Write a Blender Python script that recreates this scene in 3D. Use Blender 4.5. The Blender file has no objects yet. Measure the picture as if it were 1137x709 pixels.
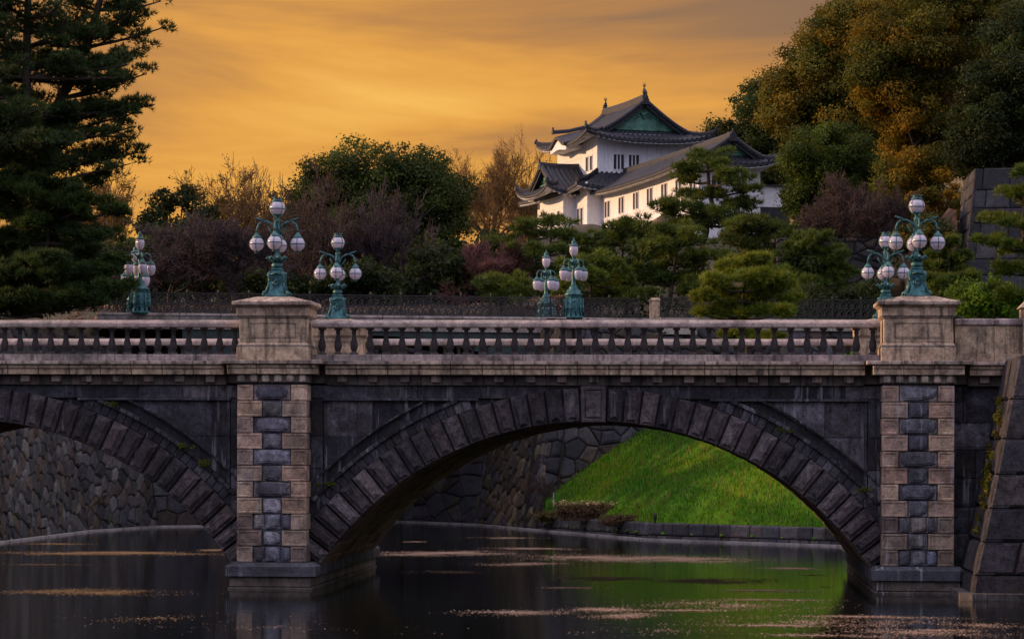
import bpy, math, random
import numpy as np
from mathutils import Matrix, Vector, Euler

R = math.radians
random.seed(7)
rng = np.random.default_rng(11)
scene = bpy.context.scene
COL = scene.collection

# ------------------------------------------------------------------ camera
F = 2940.0                      # focal length in photo pixels (1137 wide)
ZC = 3.7                        # eye height over the water
HY = 500.0                      # horizon row in the photo
YAW, ROLL = R(4.11), R(0.2)
CAMROT = Matrix.Rotation(YAW, 3, 'Z') @ Matrix.Rotation(R(90), 3, 'X') @ Matrix.Rotation(ROLL, 3, 'Z')
cam_d = bpy.data.cameras.new('camera')
cam = bpy.data.objects.new('camera', cam_d)
COL.objects.link(cam)
cam.matrix_world = Matrix.Translation((0, 0, ZC)) @ CAMROT.to_4x4()
cam_d.sensor_width = 36.0
cam_d.lens = F * 36.0 / 1137.0
cam_d.shift_y = (HY - 354.5) / 1137.0
cam_d.clip_start = 0.5
cam_d.clip_end = 6000
scene.camera = cam


def P(px, py, Y):
    d = CAMROT @ Vector(((px - 568.5) / F, -(py - HY) / F, -1.0))
    k = Y / d.y
    return Vector((d.x * k, Y, ZC + d.z * k))


# ------------------------------------------------------------------ light
SUN_AZ, SUN_EL = R(-84), R(13)
SUN_DIR = Vector((math.sin(SUN_AZ) * math.cos(SUN_EL), math.cos(SUN_AZ) * math.cos(SUN_EL), math.sin(SUN_EL)))
sun_d = bpy.data.lights.new('sun', 'SUN')
sun_d.energy = 4.8
sun_d.angle = R(0.6)
sun_d.color = (1.0, 0.58, 0.28)
sun = bpy.data.objects.new('sun', sun_d)
COL.objects.link(sun)
sun.rotation_euler = (-SUN_DIR).to_track_quat('-Z', 'Y').to_euler()
sun.location = SUN_DIR * 300

world = bpy.data.worlds.new('World')
scene.world = world
world.use_nodes = True
wt = world.node_tree
wt.nodes.clear()


def wn(t, **kw):
    n = wt.nodes.new(t)
    for k, v in kw.items():
        setattr(n, k, v)
    return n


def wl(a, b):
    wt.links.new(a, b)


out = wn('ShaderNodeOutputWorld')
bg = wn('ShaderNodeBackground')
bg.inputs['Strength'].default_value = 0.1
wl(bg.outputs[0], out.inputs[0])
sky = wn('ShaderNodeTexSky')
sky.sky_type = 'NISHITA'
sky.sun_disc = False
sky.sun_elevation = SUN_EL
sky.sun_rotation = SUN_AZ
sky.dust_density = 3.0
tc = wn('ShaderNodeTexCoord')
# high cloud sheet lit by the sunset: colour by angle from the glow
sep = wn('ShaderNodeSeparateXYZ')
wl(tc.outputs['Generated'], sep.inputs[0])
GLOW_AZ, GLOW_EL = R(-9.0), R(5.5 * 1.9)     # elevation stretched like the vector below
gd = wn('ShaderNodeVectorMath', operation='DOT_PRODUCT')
gd.inputs[1].default_value = (math.sin(GLOW_AZ) * math.cos(GLOW_EL), math.cos(GLOW_AZ) * math.cos(GLOW_EL), math.sin(GLOW_EL))
squash = wn('ShaderNodeVectorMath', operation='MULTIPLY')
squash.inputs[1].default_value = (1.0, 1.0, 1.9)
wl(tc.outputs['Generated'], squash.inputs[0])
unit = wn('ShaderNodeVectorMath', operation='NORMALIZE')
wl(squash.outputs[0], unit.inputs[0])
wl(unit.outputs[0], gd.inputs[0])
ac = wn('ShaderNodeMath', operation='ARCCOSINE')
wl(gd.outputs['Value'], ac.inputs[0])
# streaky noise
mp = wn('ShaderNodeMapping')
mp.inputs['Location'].default_value = (1.7, 0.4, 2.3)
mp.inputs['Rotation'].default_value = (0, R(-7), 0)
mp.inputs['Scale'].default_value = (3.4, 3.4, 24.0)
wl(tc.outputs['Generated'], mp.inputs[0])
nz = wn('ShaderNodeTexNoise')
nz.inputs['Scale'].default_value = 1.0
nz.inputs['Detail'].default_value = 7.0
nz.inputs['Roughness'].default_value = 0.56
nz.inputs['Distortion'].default_value = 0.6
wl(mp.outputs[0], nz.inputs['Vector'])
ns = wn('ShaderNodeMath', operation='MULTIPLY_ADD')
wl(nz.outputs['Fac'], ns.inputs[0])
ns.inputs[1].default_value = 0.44
ns.inputs[2].default_value = -0.215
ad = wn('ShaderNodeMath', operation='ADD')
wl(ac.outputs[0], ad.inputs[0])
wl(ns.outputs[0], ad.inputs[1])
mr = wn('ShaderNodeMapRange')
mr.inputs['From Min'].default_value = 0.0
mr.inputs['From Max'].default_value = 2.4
wl(ad.outputs[0], mr.inputs['Value'])
cr = wn('ShaderNodeValToRGB')
wl(mr.outputs[0], cr.inputs[0])
el = cr.color_ramp.elements
el[0].position = 0.0
el[0].color = (0.98, 0.53, 0.10, 1)
el[1].position = 1.0
el[1].color = (0.54, 0.53, 0.72, 1)
for p, c in ((0.03, (0.83, 0.38, 0.060)), (0.055, (0.56, 0.250, 0.062)), (0.082, (0.33, 0.172, 0.080)), (0.115, (0.215, 0.135, 0.088)),
             (0.22, (0.48, 0.33, 0.25)), (0.45, (0.64, 0.54, 0.58))):
    e = el.new(p)
    e.color = (*c, 1)
# away from the glow the dome darkens towards the horizon and is brightest overhead
zr_ = wn('ShaderNodeMapRange')
zr_.inputs['From Min'].default_value = 0.0
zr_.inputs['From Max'].default_value = 0.8
zr_.inputs['To Min'].default_value = 0.50
zr_.inputs['To Max'].default_value = 2.5
wl(sep.outputs['Z'], zr_.inputs['Value'])
away = wn('ShaderNodeMapRange')
away.inputs['From Min'].default_value = 0.45
away.inputs['From Max'].default_value = 1.1
wl(ac.outputs[0], away.inputs['Value'])
gain = wn('ShaderNodeMix', data_type='FLOAT')
wl(away.outputs[0], gain.inputs[0])
gain.inputs[2].default_value = 1.0
wl(zr_.outputs[0], gain.inputs[3])
g10 = wn('ShaderNodeMath', operation='MULTIPLY')
g10.inputs[1].default_value = 10.0            # the sheet's own radiance against the 0.1 background strength
wl(gain.outputs[0], g10.inputs[0])
x10 = wn('ShaderNodeVectorMath', operation='SCALE')
wl(g10.outputs[0], x10.inputs['Scale'])
wl(cr.outputs[0], x10.inputs[0])
mx = wn('ShaderNodeMix', data_type='RGBA')
mx.inputs['Factor'].default_value = 0.93
wl(sky.outputs[0], mx.inputs[6])
wl(x10.outputs[0], mx.inputs[7])
wl(mx.outputs[2], bg.inputs[0])

vs = scene.view_settings
vs.view_transform = 'Standard'
vs.look = 'None'
vs.exposure = 0.0
vs.gamma = 1.0
vs.use_curve_mapping = False
cy = scene.cycles
cy.use_denoising = True
cy.max_bounces = 6
cy.diffuse_bounces = 3
cy.glossy_bounces = 3
cy.transmission_bounces = 4
cy.transparent_max_bounces = 6
cy.caustics_reflective = False
cy.caustics_refractive = False

# ------------------------------------------------------------------ materials
class NT:
    def __init__(self, name):
        self.m = bpy.data.materials.new(name)
        self.m.use_nodes = True
        self.t = self.m.node_tree
        self.t.nodes.clear()

    def n(self, t, ins=None, **kw):
        n = self.t.nodes.new(t)
        for k, v in kw.items():
            setattr(n, k, v)
        for k, v in (ins or {}).items():
            if isinstance(v, bpy.types.NodeSocket):
                self.t.links.new(v, n.inputs[k])
            else:
                n.inputs[k].default_value = v
        return n

    def mix(self, fac, a, b, blend='MIX'):
        n = self.n('ShaderNodeMix', data_type='RGBA', blend_type=blend)
        for i, v in ((0, fac), (6, a), (7, b)):
            if isinstance(v, bpy.types.NodeSocket):
                self.t.links.new(v, n.inputs[i])
            else:
                n.inputs[i].default_value = v
        return n.outputs[2]

    def noise(self, scale, detail=4, rough=0.6, vec=None, stretch=None, dist=0.0):
        if vec is None:
            vec = self.n('ShaderNodeTexCoord').outputs['Object']
        if stretch:
            vec = self.n('ShaderNodeMapping', {'Vector': vec, 'Scale': stretch}).outputs[0]
        return self.n('ShaderNodeTexNoise', {'Vector': vec, 'Scale': scale, 'Detail': detail, 'Roughness': rough, 'Distortion': dist}).outputs['Fac']

    def rng(self, v, a, b, c=0.0, d=1.0):
        return self.n('ShaderNodeMapRange', {'Value': v, 'From Min': a, 'From Max': b, 'To Min': c, 'To Max': d}).outputs[0]

    def finish(self, shader):
        o = self.n('ShaderNodeOutputMaterial')
        self.t.links.new(shader, o.inputs[0])
        return self.m


def c4(c):
    return (c[0], c[1], c[2], 1.0)


def stone_mat(name, base=None, spot=0.5, dirt=0.6, dirt_scale=0.9, streak=0.0, bump=0.5, bscale=9.0, moss=0.0, rough=0.85, dark_streak=0.0):
    """weathered stone; each block's own colour comes from the face attribute 'tint'"""
    q = NT(name)
    if base is None:
        col = q.n('ShaderNodeAttribute', attribute_name='tint').outputs['Color']
    else:
        rgb = q.n('ShaderNodeRGB')
        rgb.outputs[0].default_value = c4(base)
        col = rgb.outputs[0]
    fine = q.n('ShaderNodeMath', {0: q.noise(21, 5, 0.75), 1: q.noise(4.2, 5, 0.7, dist=0.3)}, operation='ADD').outputs[0]
    f = q.rng(fine, 0.76, 1.24, 1 - spot, 1 + spot * 1.3)
    col = q.mix(1.0, col, q.n('ShaderNodeCombineColor', {0: f, 1: f, 2: f}).outputs[0], 'MULTIPLY')
    d = q.rng(q.noise(dirt_scale, 7, 0.72, dist=0.6), 0.46, 0.60)
    d = q.n('ShaderNodeMath', {0: d, 1: dirt}, operation='MULTIPLY').outputs[0]
    col = q.mix(d, col, (0.018, 0.017, 0.020, 1))
    if dark_streak:
        s = q.rng(q.noise(3.0, 4, 0.6, stretch=(2.2, 2.2, 0.16)), 0.5, 0.68)
        s = q.n('ShaderNodeMath', {0: s, 1: dark_streak}, operation='MULTIPLY').outputs[0]
        col = q.mix(s, col, (0.012, 0.012, 0.014, 1))
    if streak:
        s = q.rng(q.noise(3.4, 5, 0.6, stretch=(2.0, 2.0, 0.14)), 0.57, 0.66)
        s2 = q.rng(q.noise(0.8, 2, 0.5), 0.45, 0.6)
        s = q.n('ShaderNodeMath', {0: s, 1: s2}, operation='MULTIPLY').outputs[0]
        s = q.n('ShaderNodeMath', {0: s, 1: streak}, operation='MULTIPLY').outputs[0]
        col = q.mix(s, col, (0.36, 0.37, 0.42, 1))
    if moss:
        s = q.rng(q.noise(1.6, 5, 0.6, dist=0.5), 0.58, 0.68)
        s = q.n('ShaderNodeMath', {0: s, 1: moss}, operation='MULTIPLY').outputs[0]
        col = q.mix(s, col, (0.07, 0.075, 0.02, 1))
    h = q.n('ShaderNodeMath', {0: q.noise(bscale, 8, 0.68), 1: q.noise(bscale * 6, 3, 0.6)}, operation='ADD').outputs[0]
    b = q.n('ShaderNodeBump', {'Strength': bump, 'Distance': 0.06, 'Height': h})
    p = q.n('ShaderNodeBsdfPrincipled', {'Base Color': col, 'Roughness': rough, 'Normal': b.outputs[0], 'Specular IOR Level': 0.3})
    return q.finish(p.outputs[0])


def leaf_mat(name, trans=0.35, rough=0.55, spec=0.25):
    q = NT(name)
    col = q.n('ShaderNodeAttribute', attribute_name='tint').outputs['Color']
    p = q.n('ShaderNodeBsdfPrincipled', {'Base Color': col, 'Roughness': rough, 'Specular IOR Level': spec})
    tcol = q.mix(1.0, col, (1.5, 1.25, 0.5, 1), 'MULTIPLY')
    t = q.n('ShaderNodeBsdfTranslucent', {'Color': tcol})
    mxs = q.n('ShaderNodeMixShader', {0: trans, 1: p.outputs[0], 2: t.outputs[0]})
    return q.finish(mxs.outputs[0])


def plain_mat(name, base, rough=0.6, metal=0.0, var=0.3, vscale=6.0, bump=0.0, bscale=12.0, spec=0.4, coat=0.0, second=None):
    q = NT(name)
    v = q.noise(vscale, 5, 0.6)
    a = tuple(c * (1 - var) for c in base)
    b_ = second if second else tuple(min(1, c * (1 + var)) for c in base)
    col = q.mix(q.rng(v, 0.35, 0.65), c4(a), c4(b_))
    ins = {'Base Color': col, 'Roughness': rough, 'Metallic': metal, 'Specular IOR Level': spec, 'Coat Weight': coat}
    if bump:
        ins['Normal'] = q.n('ShaderNodeBump', {'Strength': bump, 'Distance': 0.03, 'Height': q.noise(bscale, 6, 0.65)}).outputs[0]
    p = q.n('ShaderNodeBsdfPrincipled', ins)
    return q.finish(p.outputs[0])


M_PIER = stone_mat('pier_stone', spot=0.6, dirt=0.45, dirt_scale=1.3, streak=0.5, bump=0.45, bscale=8)
M_PLINTH = stone_mat('plinth_stone', spot=0.4, dirt=0.6, dirt_scale=1.0, streak=1.0, bump=0.4)
M_SPAN = stone_mat('spandrel_stone', spot=0.75, dirt=0.6, dirt_scale=0.7, streak=0.6, bump=0.7, dark_streak=0.5)
M_VOUS = stone_mat('voussoir_stone', spot=0.85, dirt=0.45, dirt_scale=1.1, streak=0.25, bump=0.9, bscale=7)
M_SOFF = stone_mat('soffit_stone', spot=0.5, dirt=0.4, dirt_scale=0.7, bump=0.6)
M_PALE = stone_mat('pale_granite', spot=0.45, dirt=0.6, dirt_scale=0.9, bump=0.3, dark_streak=0.75)
M_RAIL = stone_mat('rail_granite', spot=0.35, dirt=0.5, dirt_scale=1.4, bump=0.25)
M_BAL = stone_mat('baluster_stone', spot=0.5, dirt=0.5, dirt_scale=2.0, bump=0.4)
M_WALL = stone_mat('moat_stone', spot=0.5, dirt=0.45, dirt_scale=0.6, bump=0.7, bscale=5, moss=0.55)
M_BUTT = stone_mat('buttress_stone', spot=0.75, dirt=0.4, dirt_scale=0.8, bump=0.9, bscale=8, moss=0.25)
M_KERB = stone_mat('kerb_stone', base=(0.30, 0.28, 0.28), spot=0.3, dirt=0.5, bump=0.3)
M_DECK = stone_mat('deck_gravel', base=(0.22, 0.19, 0.16), spot=0.4, dirt=0.3, bump=0.3)
M_GROUND = stone_mat('earth', base=(0.06, 0.05, 0.03), spot=0.5, dirt=0.4, dirt_scale=0.2, bump=0.4)
M_TURF = NT('turf')
_v = M_TURF.noise(0.35, 5, 0.6)
_w = M_TURF.noise(14, 4, 0.7)
_c = M_TURF.mix(M_TURF.rng(_v, 0.35, 0.65), (0.028, 0.110, 0.004, 1), (0.115, 0.235, 0.006, 1))
_c = M_TURF.mix(M_TURF.rng(_w, 0.45, 0.7, 0, 0.5), _c, (0.02, 0.05, 0.004, 1))
M_TURF = M_TURF.finish(M_TURF.n('ShaderNodeBsdfPrincipled', {'Base Color': _c, 'Roughness': 0.8, 'Specular IOR Level': 0.1,
    'Normal': M_TURF.n('ShaderNodeBump', {'Strength': 0.8, 'Distance': 0.08, 'Height': M_TURF.noise(9, 6, 0.7)}).outputs[0]}).outputs[0])
M_LEAF = leaf_mat('leaves', 0.32, 0.65, 0.12)
M_NEEDLE = leaf_mat('needles', 0.22, 0.6)
M_GRASS = leaf_mat('grass_blades', 0.35)
M_BARK = stone_mat('bark', base=(0.055, 0.042, 0.032), spot=0.5, dirt=0.4, bump=0.8, bscale=6)
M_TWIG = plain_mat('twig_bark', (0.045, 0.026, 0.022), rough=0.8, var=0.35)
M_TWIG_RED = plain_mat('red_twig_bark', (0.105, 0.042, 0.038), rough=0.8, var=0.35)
M_TWIG_BACKLIT = plain_mat('backlit_twig_bark', (0.12, 0.065, 0.020), rough=0.8, var=0.35)  # golden sunset backlight is put into this bark colour
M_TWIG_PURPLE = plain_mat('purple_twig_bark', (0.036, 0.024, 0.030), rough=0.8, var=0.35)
M_BRONZE = plain_mat('verdigris_bronze', (0.022, 0.085, 0.10), rough=0.45, metal=0.35, var=0.5, vscale=9, bump=0.3, bscale=30, second=(0.055, 0.19, 0.205))
M_CAGE = plain_mat('cage_metal', (0.03, 0.09, 0.12), rough=0.5, metal=0.4, var=0.3)
M_IRON = plain_mat('black_iron', (0.030, 0.028, 0.030), rough=0.45, metal=0.3, var=0.4, vscale=12)
M_GIRDER = plain_mat('girder_paint', (0.018, 0.035, 0.035), rough=0.55, var=0.4)
M_PLASTER = stone_mat('white_plaster', base=(0.76, 0.77, 0.82), spot=0.10, dirt=0.05, dirt_scale=0.3, bump=0.08, dark_streak=0.16)
M_TILE = plain_mat('roof_tile', (0.020, 0.022, 0.032), rough=0.6, var=0.45, vscale=2.5, bump=0.3, bscale=14)
M_COPPER = plain_mat('copper_gable', (0.06, 0.17, 0.14), rough=0.6, var=0.35, vscale=2.0, second=(0.10, 0.26, 0.20))
M_DARK = plain_mat('dark_opening', (0.015, 0.016, 0.02), rough=0.4, var=0.3)
M_WOOD = plain_mat('grey_boards', (0.12, 0.09, 0.075), rough=0.8, var=0.4, vscale=4)
M_BLACK = plain_mat('black_post', (0.012, 0.012, 0.013), rough=0.5)
M_WHITE = plain_mat('white_post', (0.6, 0.6, 0.62), rough=0.5, var=0.1)
M_SCUM = leaf_mat('petal_scum', 0.1, 0.7)
M_GLOBE = NT('milk_glass')
_g = M_GLOBE.n('ShaderNodeBsdfPrincipled', {'Base Color': (0.54, 0.55, 0.70, 1), 'Roughness': 0.10, 'Specular IOR Level': 0.6, 'Coat Weight': 0.7})
_t = M_GLOBE.n('ShaderNodeBsdfTranslucent', {'Color': (0.8, 0.72, 0.8, 1)})
M_GLOBE = M_GLOBE.finish(M_GLOBE.n('ShaderNodeMixShader', {0: 0.35, 1: _g.outputs[0], 2: _t.outputs[0]}).outputs[0])

q = NT('moat_water')
_tc = q.n('ShaderNodeTexCoord').outputs['Object']
h1 = q.noise(1.0, 3, 0.55, vec=_tc, stretch=(0.8, 2.6, 1))
h2 = q.noise(1.0, 2, 0.5, vec=_tc, stretch=(4.0, 9.0, 1))
hh = q.n('ShaderNodeMath', {0: h1, 1: q.n('ShaderNodeMath', {0: h2, 1: 0.25}, operation='MULTIPLY').outputs[0]}, operation='ADD').outputs[0]
bb = q.n('ShaderNodeBump', {'Strength': 0.05, 'Distance': 0.10, 'Height': hh})
M_WATER = q.finish(q.n('ShaderNodeBsdfPrincipled', {'Base Color': (0.006, 0.007, 0.006, 1), 'Roughness': 0.04, 'IOR': 1.33,
                                                    'Specular IOR Level': 0.5, 'Normal': bb.outputs[0]}).outputs[0])


# ------------------------------------------------------------------ object helpers
def link(o, parent=None):
    COL.objects.link(o)
    if parent is not None:
        o.parent = parent
    return o


def wloc(o):
    v = Vector((0, 0, 0))
    while o is not None:
        v += o.location
        o = o.parent
    return v


def tag(o, label=None, cat=None, group=None, kind=None):
    if label:
        o['label'] = label
    if cat:
        o['category'] = cat
    if group:
        o['group'] = group
    if kind:
        o['kind'] = kind
    return o


def thing(name, label, cat, loc=(0, 0, 0), group=None, rz=0.0):
    o = bpy.data.objects.new(name, None)
    o.empty_display_size = 0.3
    o.location = loc
    o.rotation_euler = (0, 0, rz)
    COL.objects.link(o)
    return tag(o, label, cat, group)


def mesh_np(name, V, Fq, mats, parent=None, tint=None, smooth=False, loc=None, midx=None):
    """V (n,3); Fq (m,3) or (m,4) array; world coordinates when parent / loc given"""
    V = np.asarray(V, dtype=np.float64)
    off = wloc(parent) if parent is not None else Vector(loc or (0, 0, 0))
    V = V - np.array(off)
    Fq = np.asarray(Fq, dtype=np.int32)
    me = bpy.data.meshes.new(name)
    k = Fq.shape[1]
    me.vertices.add(len(V))
    me.vertices.foreach_set('co', V.astype(np.float32).ravel())
    me.loops.add(Fq.size)
    me.loops.foreach_set('vertex_index', Fq.ravel())
    me.polygons.add(len(Fq))
    me.polygons.foreach_set('loop_start', np.arange(0, Fq.size, k, dtype=np.int32))
    me.polygons.foreach_set('loop_total', np.full(len(Fq), k, dtype=np.int32))
    if smooth:
        me.polygons.foreach_set('use_smooth', np.ones(len(Fq), dtype=bool))
    if midx is not None:
        me.polygons.foreach_set('material_index', np.asarray(midx, dtype=np.int32))
    if tint is not None:
        a = me.attributes.new('tint', 'FLOAT_COLOR', 'FACE')
        t = np.ones((len(Fq), 4), dtype=np.float32)
        t[:, :3] = tint
        a.data.foreach_set('color', t.ravel())
    me.update(calc_edges=True)
    me.validate()
    for m in (mats if isinstance(mats, (list, tuple)) else [mats]):
        me.materials.append(m)
    o = bpy.data.objects.new(name, me)
    if parent is None and loc is not None:
        o.location = loc
    return link(o, parent)


class MB:
    """collects polygons with a per-face tint and builds ONE mesh object"""

    def __init__(self, fr=None):
        self.v, self.f, self.t, self.s = [], [], [], []
        self.fr = fr

    def pt(self, p):
        if self.fr:
            p = self.fr(*p)
        self.v.append((p[0], p[1], p[2]))
        return len(self.v) - 1

    def face(self, pts, tint=(1, 1, 1), smooth=False):
        self.fi([self.pt(p) for p in pts], tint, smooth)

    def fi(self, ids, tint=(1, 1, 1), smooth=False):
        self.f.append(ids)
        self.t.append(tint)
        self.s.append(smooth)

    def rings(self, rings, tint=(1, 1, 1), cap0=True, cap1=True, smooth=False, closed=True):
        ids = [[self.pt(p) for p in r] for r in rings]
        n = len(ids[0])
        for a, b in zip(ids[:-1], ids[1:]):
            for i in range(n if closed else n - 1):
                j = (i + 1) % n
                self.fi([a[i], a[j], b[j], b[i]], tint, smooth)
        if cap0:
            self.fi(ids[0][::-1], tint)
        if cap1:
            self.fi(ids[-1], tint)

    def box(self, x0, x1, y0, y1, z0, z1, tint=(1, 1, 1), c=0.0):
        """box with chamfered vertical and horizontal edges when c > 0"""
        if c <= 0:
            self.rings([[(x0, y0, z), (x1, y0, z), (x1, y1, z), (x0, y1, z)] for z in (z0, z1)], tint)
            return
        def ring(i, z):
            return [(x0 + i, y0 + i + c, z), (x0 + i + c, y0 + i, z), (x1 - i - c, y0 + i, z), (x1 - i, y0 + i + c, z),
                    (x1 - i, y1 - i - c, z), (x1 - i - c, y1 - i, z), (x0 + i + c, y1 - i, z), (x0 + i, y1 - i - c, z)]
        self.rings([ring(c, z0), ring(0, z0 + c), ring(0, z1 - c), ring(c, z1)], tint)

    def frust(self, cx, cy, z0, z1, a0, b0, a1, b1, tint=(1, 1, 1)):
        self.rings([[(cx - a, cy - b, z), (cx + a, cy - b, z), (cx + a, cy + b, z), (cx - a, cy + b, z)]
                    for a, b, z in ((a0, b0, z0), (a1, b1, z1))], tint)

    def lathe(self, prof, n=16, c=(0, 0, 0), tint=(1, 1, 1), smooth=True, sq=None):
        rr = []
        for r, z in prof:
            rr.append([(c[0] + r * math.cos(2 * math.pi * i / n), c[1] + r * math.sin(2 * math.pi * i / n), c[2] + z) for i in range(n)])
        self.rings(rr, tint, smooth=smooth)

    def tube(self, pts, rad, n=6, tint=(1, 1, 1), smooth=True):
        pts = [Vector(p) for p in pts]
        rad = rad if isinstance(rad, (list, tuple)) else [rad] * len(pts)
        rr = []
        up = Vector((0, 0, 1))
        for i, p in enumerate(pts):
            d = (pts[min(i + 1, len(pts) - 1)] - pts[max(i - 1, 0)]).normalized()
            a = d.cross(up)
            if a.length < 1e-3:
                a = d.cross(Vector((1, 0, 0)))
            a.normalize()
            b = a.cross(d).normalized()
            rr.append([p + (a * math.cos(2 * math.pi * k / n) + b * math.sin(2 * math.pi * k / n)) * rad[i] for k in range(n)])
        self.rings(rr, tint, smooth=smooth)

    def stone(self, poly, w0, tint, e=0.02, d=0.02, e2=None, d2=0.0, back=0.25):
        """poly: (u,v) list; w0 front level. e,d edge chamfer; e2,d2 an inner raised pad. frame fr(u,v,w)."""
        cu = sum(p[0] for p in poly) / len(poly)
        cv = sum(p[1] for p in poly) / len(poly)

        def ins(k):
            return inset(poly, k)
        rr = [[(u, v, w0 - back) for u, v in poly], [(u, v, w0 - d) for u, v in poly], [(u, v, w0) for u, v in ins(e)]]
        if e2:
            rr.append([(u, v, w0) for u, v in ins(e2)])
            rr.append([(u, v, w0 + d2) for u, v in ins(e2 + abs(d2) * 1.0)])
        self.rings(rr, tint, cap0=False)

    def build(self, name, mat, parent=None, loc=None, smooth=False):
        off = wloc(parent) if parent is not None else Vector(loc or (0, 0, 0))
        me = bpy.data.meshes.new(name)
        me.from_pydata([(x - off.x, y - off.y, z - off.z) for x, y, z in self.v], [], self.f)
        a = me.attributes.new('tint', 'FLOAT_COLOR', 'FACE')
        t = np.ones((len(self.f), 4), dtype=np.float32)
        t[:, :3] = np.array(self.t, dtype=np.float32).reshape(-1, 3)
        a.data.foreach_set('color', t.ravel())
        me.polygons.foreach_set('use_smooth', np.array([s or smooth for s in self.s], dtype=bool))
        for m in (mat if isinstance(mat, (list, tuple)) else [mat]):
            me.materials.append(m)
        me.update()
        o = bpy.data.objects.new(name, me)
        if parent is None and loc is not None:
            o.location = loc
        return link(o, parent)


def inset(poly, k):
    """inset a convex polygon (any winding) by k"""
    n = len(poly)
    area = sum(poly[i][0] * poly[(i + 1) % n][1] - poly[(i + 1) % n][0] * poly[i][1] for i in range(n)) / 2
    s = 1 if area > 0 else -1
    cu = sum(p[0] for p in poly) / n
    cv = sum(p[1] for p in poly) / n
    rmin = min(math.hypot(p[0] - cu, p[1] - cv) for p in poly)
    k = min(k, rmin * 0.6)
    out_ = []
    for i in range(n):
        p0, p1, p2 = poly[i - 1], poly[i], poly[(i + 1) % n]
        d1 = (p1[0] - p0[0], p1[1] - p0[1])
        d2 = (p2[0] - p1[0], p2[1] - p1[1])
        l1 = math.hypot(*d1) or 1e-9
        l2 = math.hypot(*d2) or 1e-9
        n1 = (-d1[1] / l1 * s, d1[0] / l1 * s)
        n2 = (-d2[1] / l2 * s, d2[0] / l2 * s)
        b = (n1[0] + n2[0], n1[1] + n2[1])
        bl = b[0] * b[0] + b[1] * b[1]
        m = 2 * k / max(bl, 0.6)
        out_.append((p1[0] + b[0] * m, p1[1] + b[1] * m))
    return out_


def jit(c, a=0.15):
    f = 1 + random.uniform(-a, a)
    return (c[0] * f * (1 + random.uniform(-a, a) * 0.25), c[1] * f, c[2] * f * (1 + random.uniform(-a, a) * 0.25))


def copy_tree(o, parent=None):
    c = o.copy()
    COL.objects.link(c)
    c.parent = parent
    for ch in list(o.children):
        copy_tree(ch, c)
    return c


def clip_half(poly, a, b, c):
    """keep points with a*u+b*v<=c"""
    out_ = []
    n = len(poly)
    for i in range(n):
        p, q_ = poly[i], poly[(i + 1) % n]
        dp, dq = a * p[0] + b * p[1] - c, a * q_[0] + b * q_[1] - c
        if dp <= 0:
            out_.append(p)
        if dp * dq < 0:
            t = dp / (dp - dq)
            out_.append((p[0] + (q_[0] - p[0]) * t, p[1] + (q_[1] - p[1]) * t))
    return out_


def voronoi(W, H, size, rot=0.0, stretch=1.0, jitter=0.32):
    """irregular convex stone outlines filling W x H; lattice rotated / stretched"""
    cr_, sr_ = math.cos(rot), math.sin(rot)
    D = math.hypot(W, H)
    sites = []
    nu, nv = int(D / (size * stretch)) + 3, int(D / size) + 3
    for j in range(-nv, nv + 1):
        for i in range(-nu, nu + 1):
            a = (i + (0.5 if j % 2 else 0) + random.uniform(-jitter, jitter)) * size * stretch
            b = (j + random.uniform(-jitter, jitter)) * size
            u, v = W / 2 + a * cr_ - b * sr_, H / 2 + a * sr_ + b * cr_
            if -size < u < W + size and -size < v < H + size:
                sites.append((u, v))
    S = np.array(sites)
    T = np.stack([(S[:, 0] * cr_ + S[:, 1] * sr_) / stretch, -S[:, 0] * sr_ + S[:, 1] * cr_], 1)
    cells = []
    for i in range(len(S)):
        d = ((T - T[i]) ** 2).sum(1)
        idx = np.argsort(d)[1:13]
        # work in the unstretched lattice space
        q0 = T[i]
        poly = [(q0[0] - size * 2, q0[1] - size * 2), (q0[0] + size * 2, q0[1] - size * 2), (q0[0] + size * 2, q0[1] + size * 2), (q0[0] - size * 2, q0[1] + size * 2)]
        for k in idx:
            a, b = T[k][0] - q0[0], T[k][1] - q0[1]
            c = (T[k][0] ** 2 + T[k][1] ** 2 - q0[0] ** 2 - q0[1] ** 2) / 2
            poly = clip_half(poly, a, b, c)
            if len(poly) < 3:
                break
        if len(poly) < 3:
            continue
        pl = [((p[0] * stretch) * cr_ - p[1] * sr_, (p[0] * stretch) * sr_ + p[1] * cr_) for p in poly]
        for a, b, c in ((-1, 0, 0), (1, 0, W), (0, -1, 0), (0, 1, H)):
            pl = clip_half(pl, a, b, c)
            if len(pl) < 3:
                break
        if len(pl) >= 3:
            # drop tiny slivers of edges
            qn = [pl[0]]
            for p in pl[1:]:
                if math.hypot(p[0] - qn[-1][0], p[1] - qn[-1][1]) > size * 0.06:
                    qn.append(p)
            if len(qn) >= 3:
                cells.append(qn)
    return cells


def ashlar(W, H, ch, cw, vary=0.25):
    cells = []
    v = 0.0
    k = 0
    while v < H - 1e-3:
        h = ch * (1 + random.uniform(-vary, vary) * 0.5)
        if H - v - h < ch * 0.4:
            h = H - v
        u = -random.random() * cw
        while u < W:
            w = cw * (1 + random.uniform(-vary, vary) * 1.6)
            a, b = max(0, u), min(W, u + w)
            if b - a > 0.08:
                cells.append([(a, v), (b, v), (b, v + h), (a, v + h)])
            u += w
        v += h
        k += 1
    return cells


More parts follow.
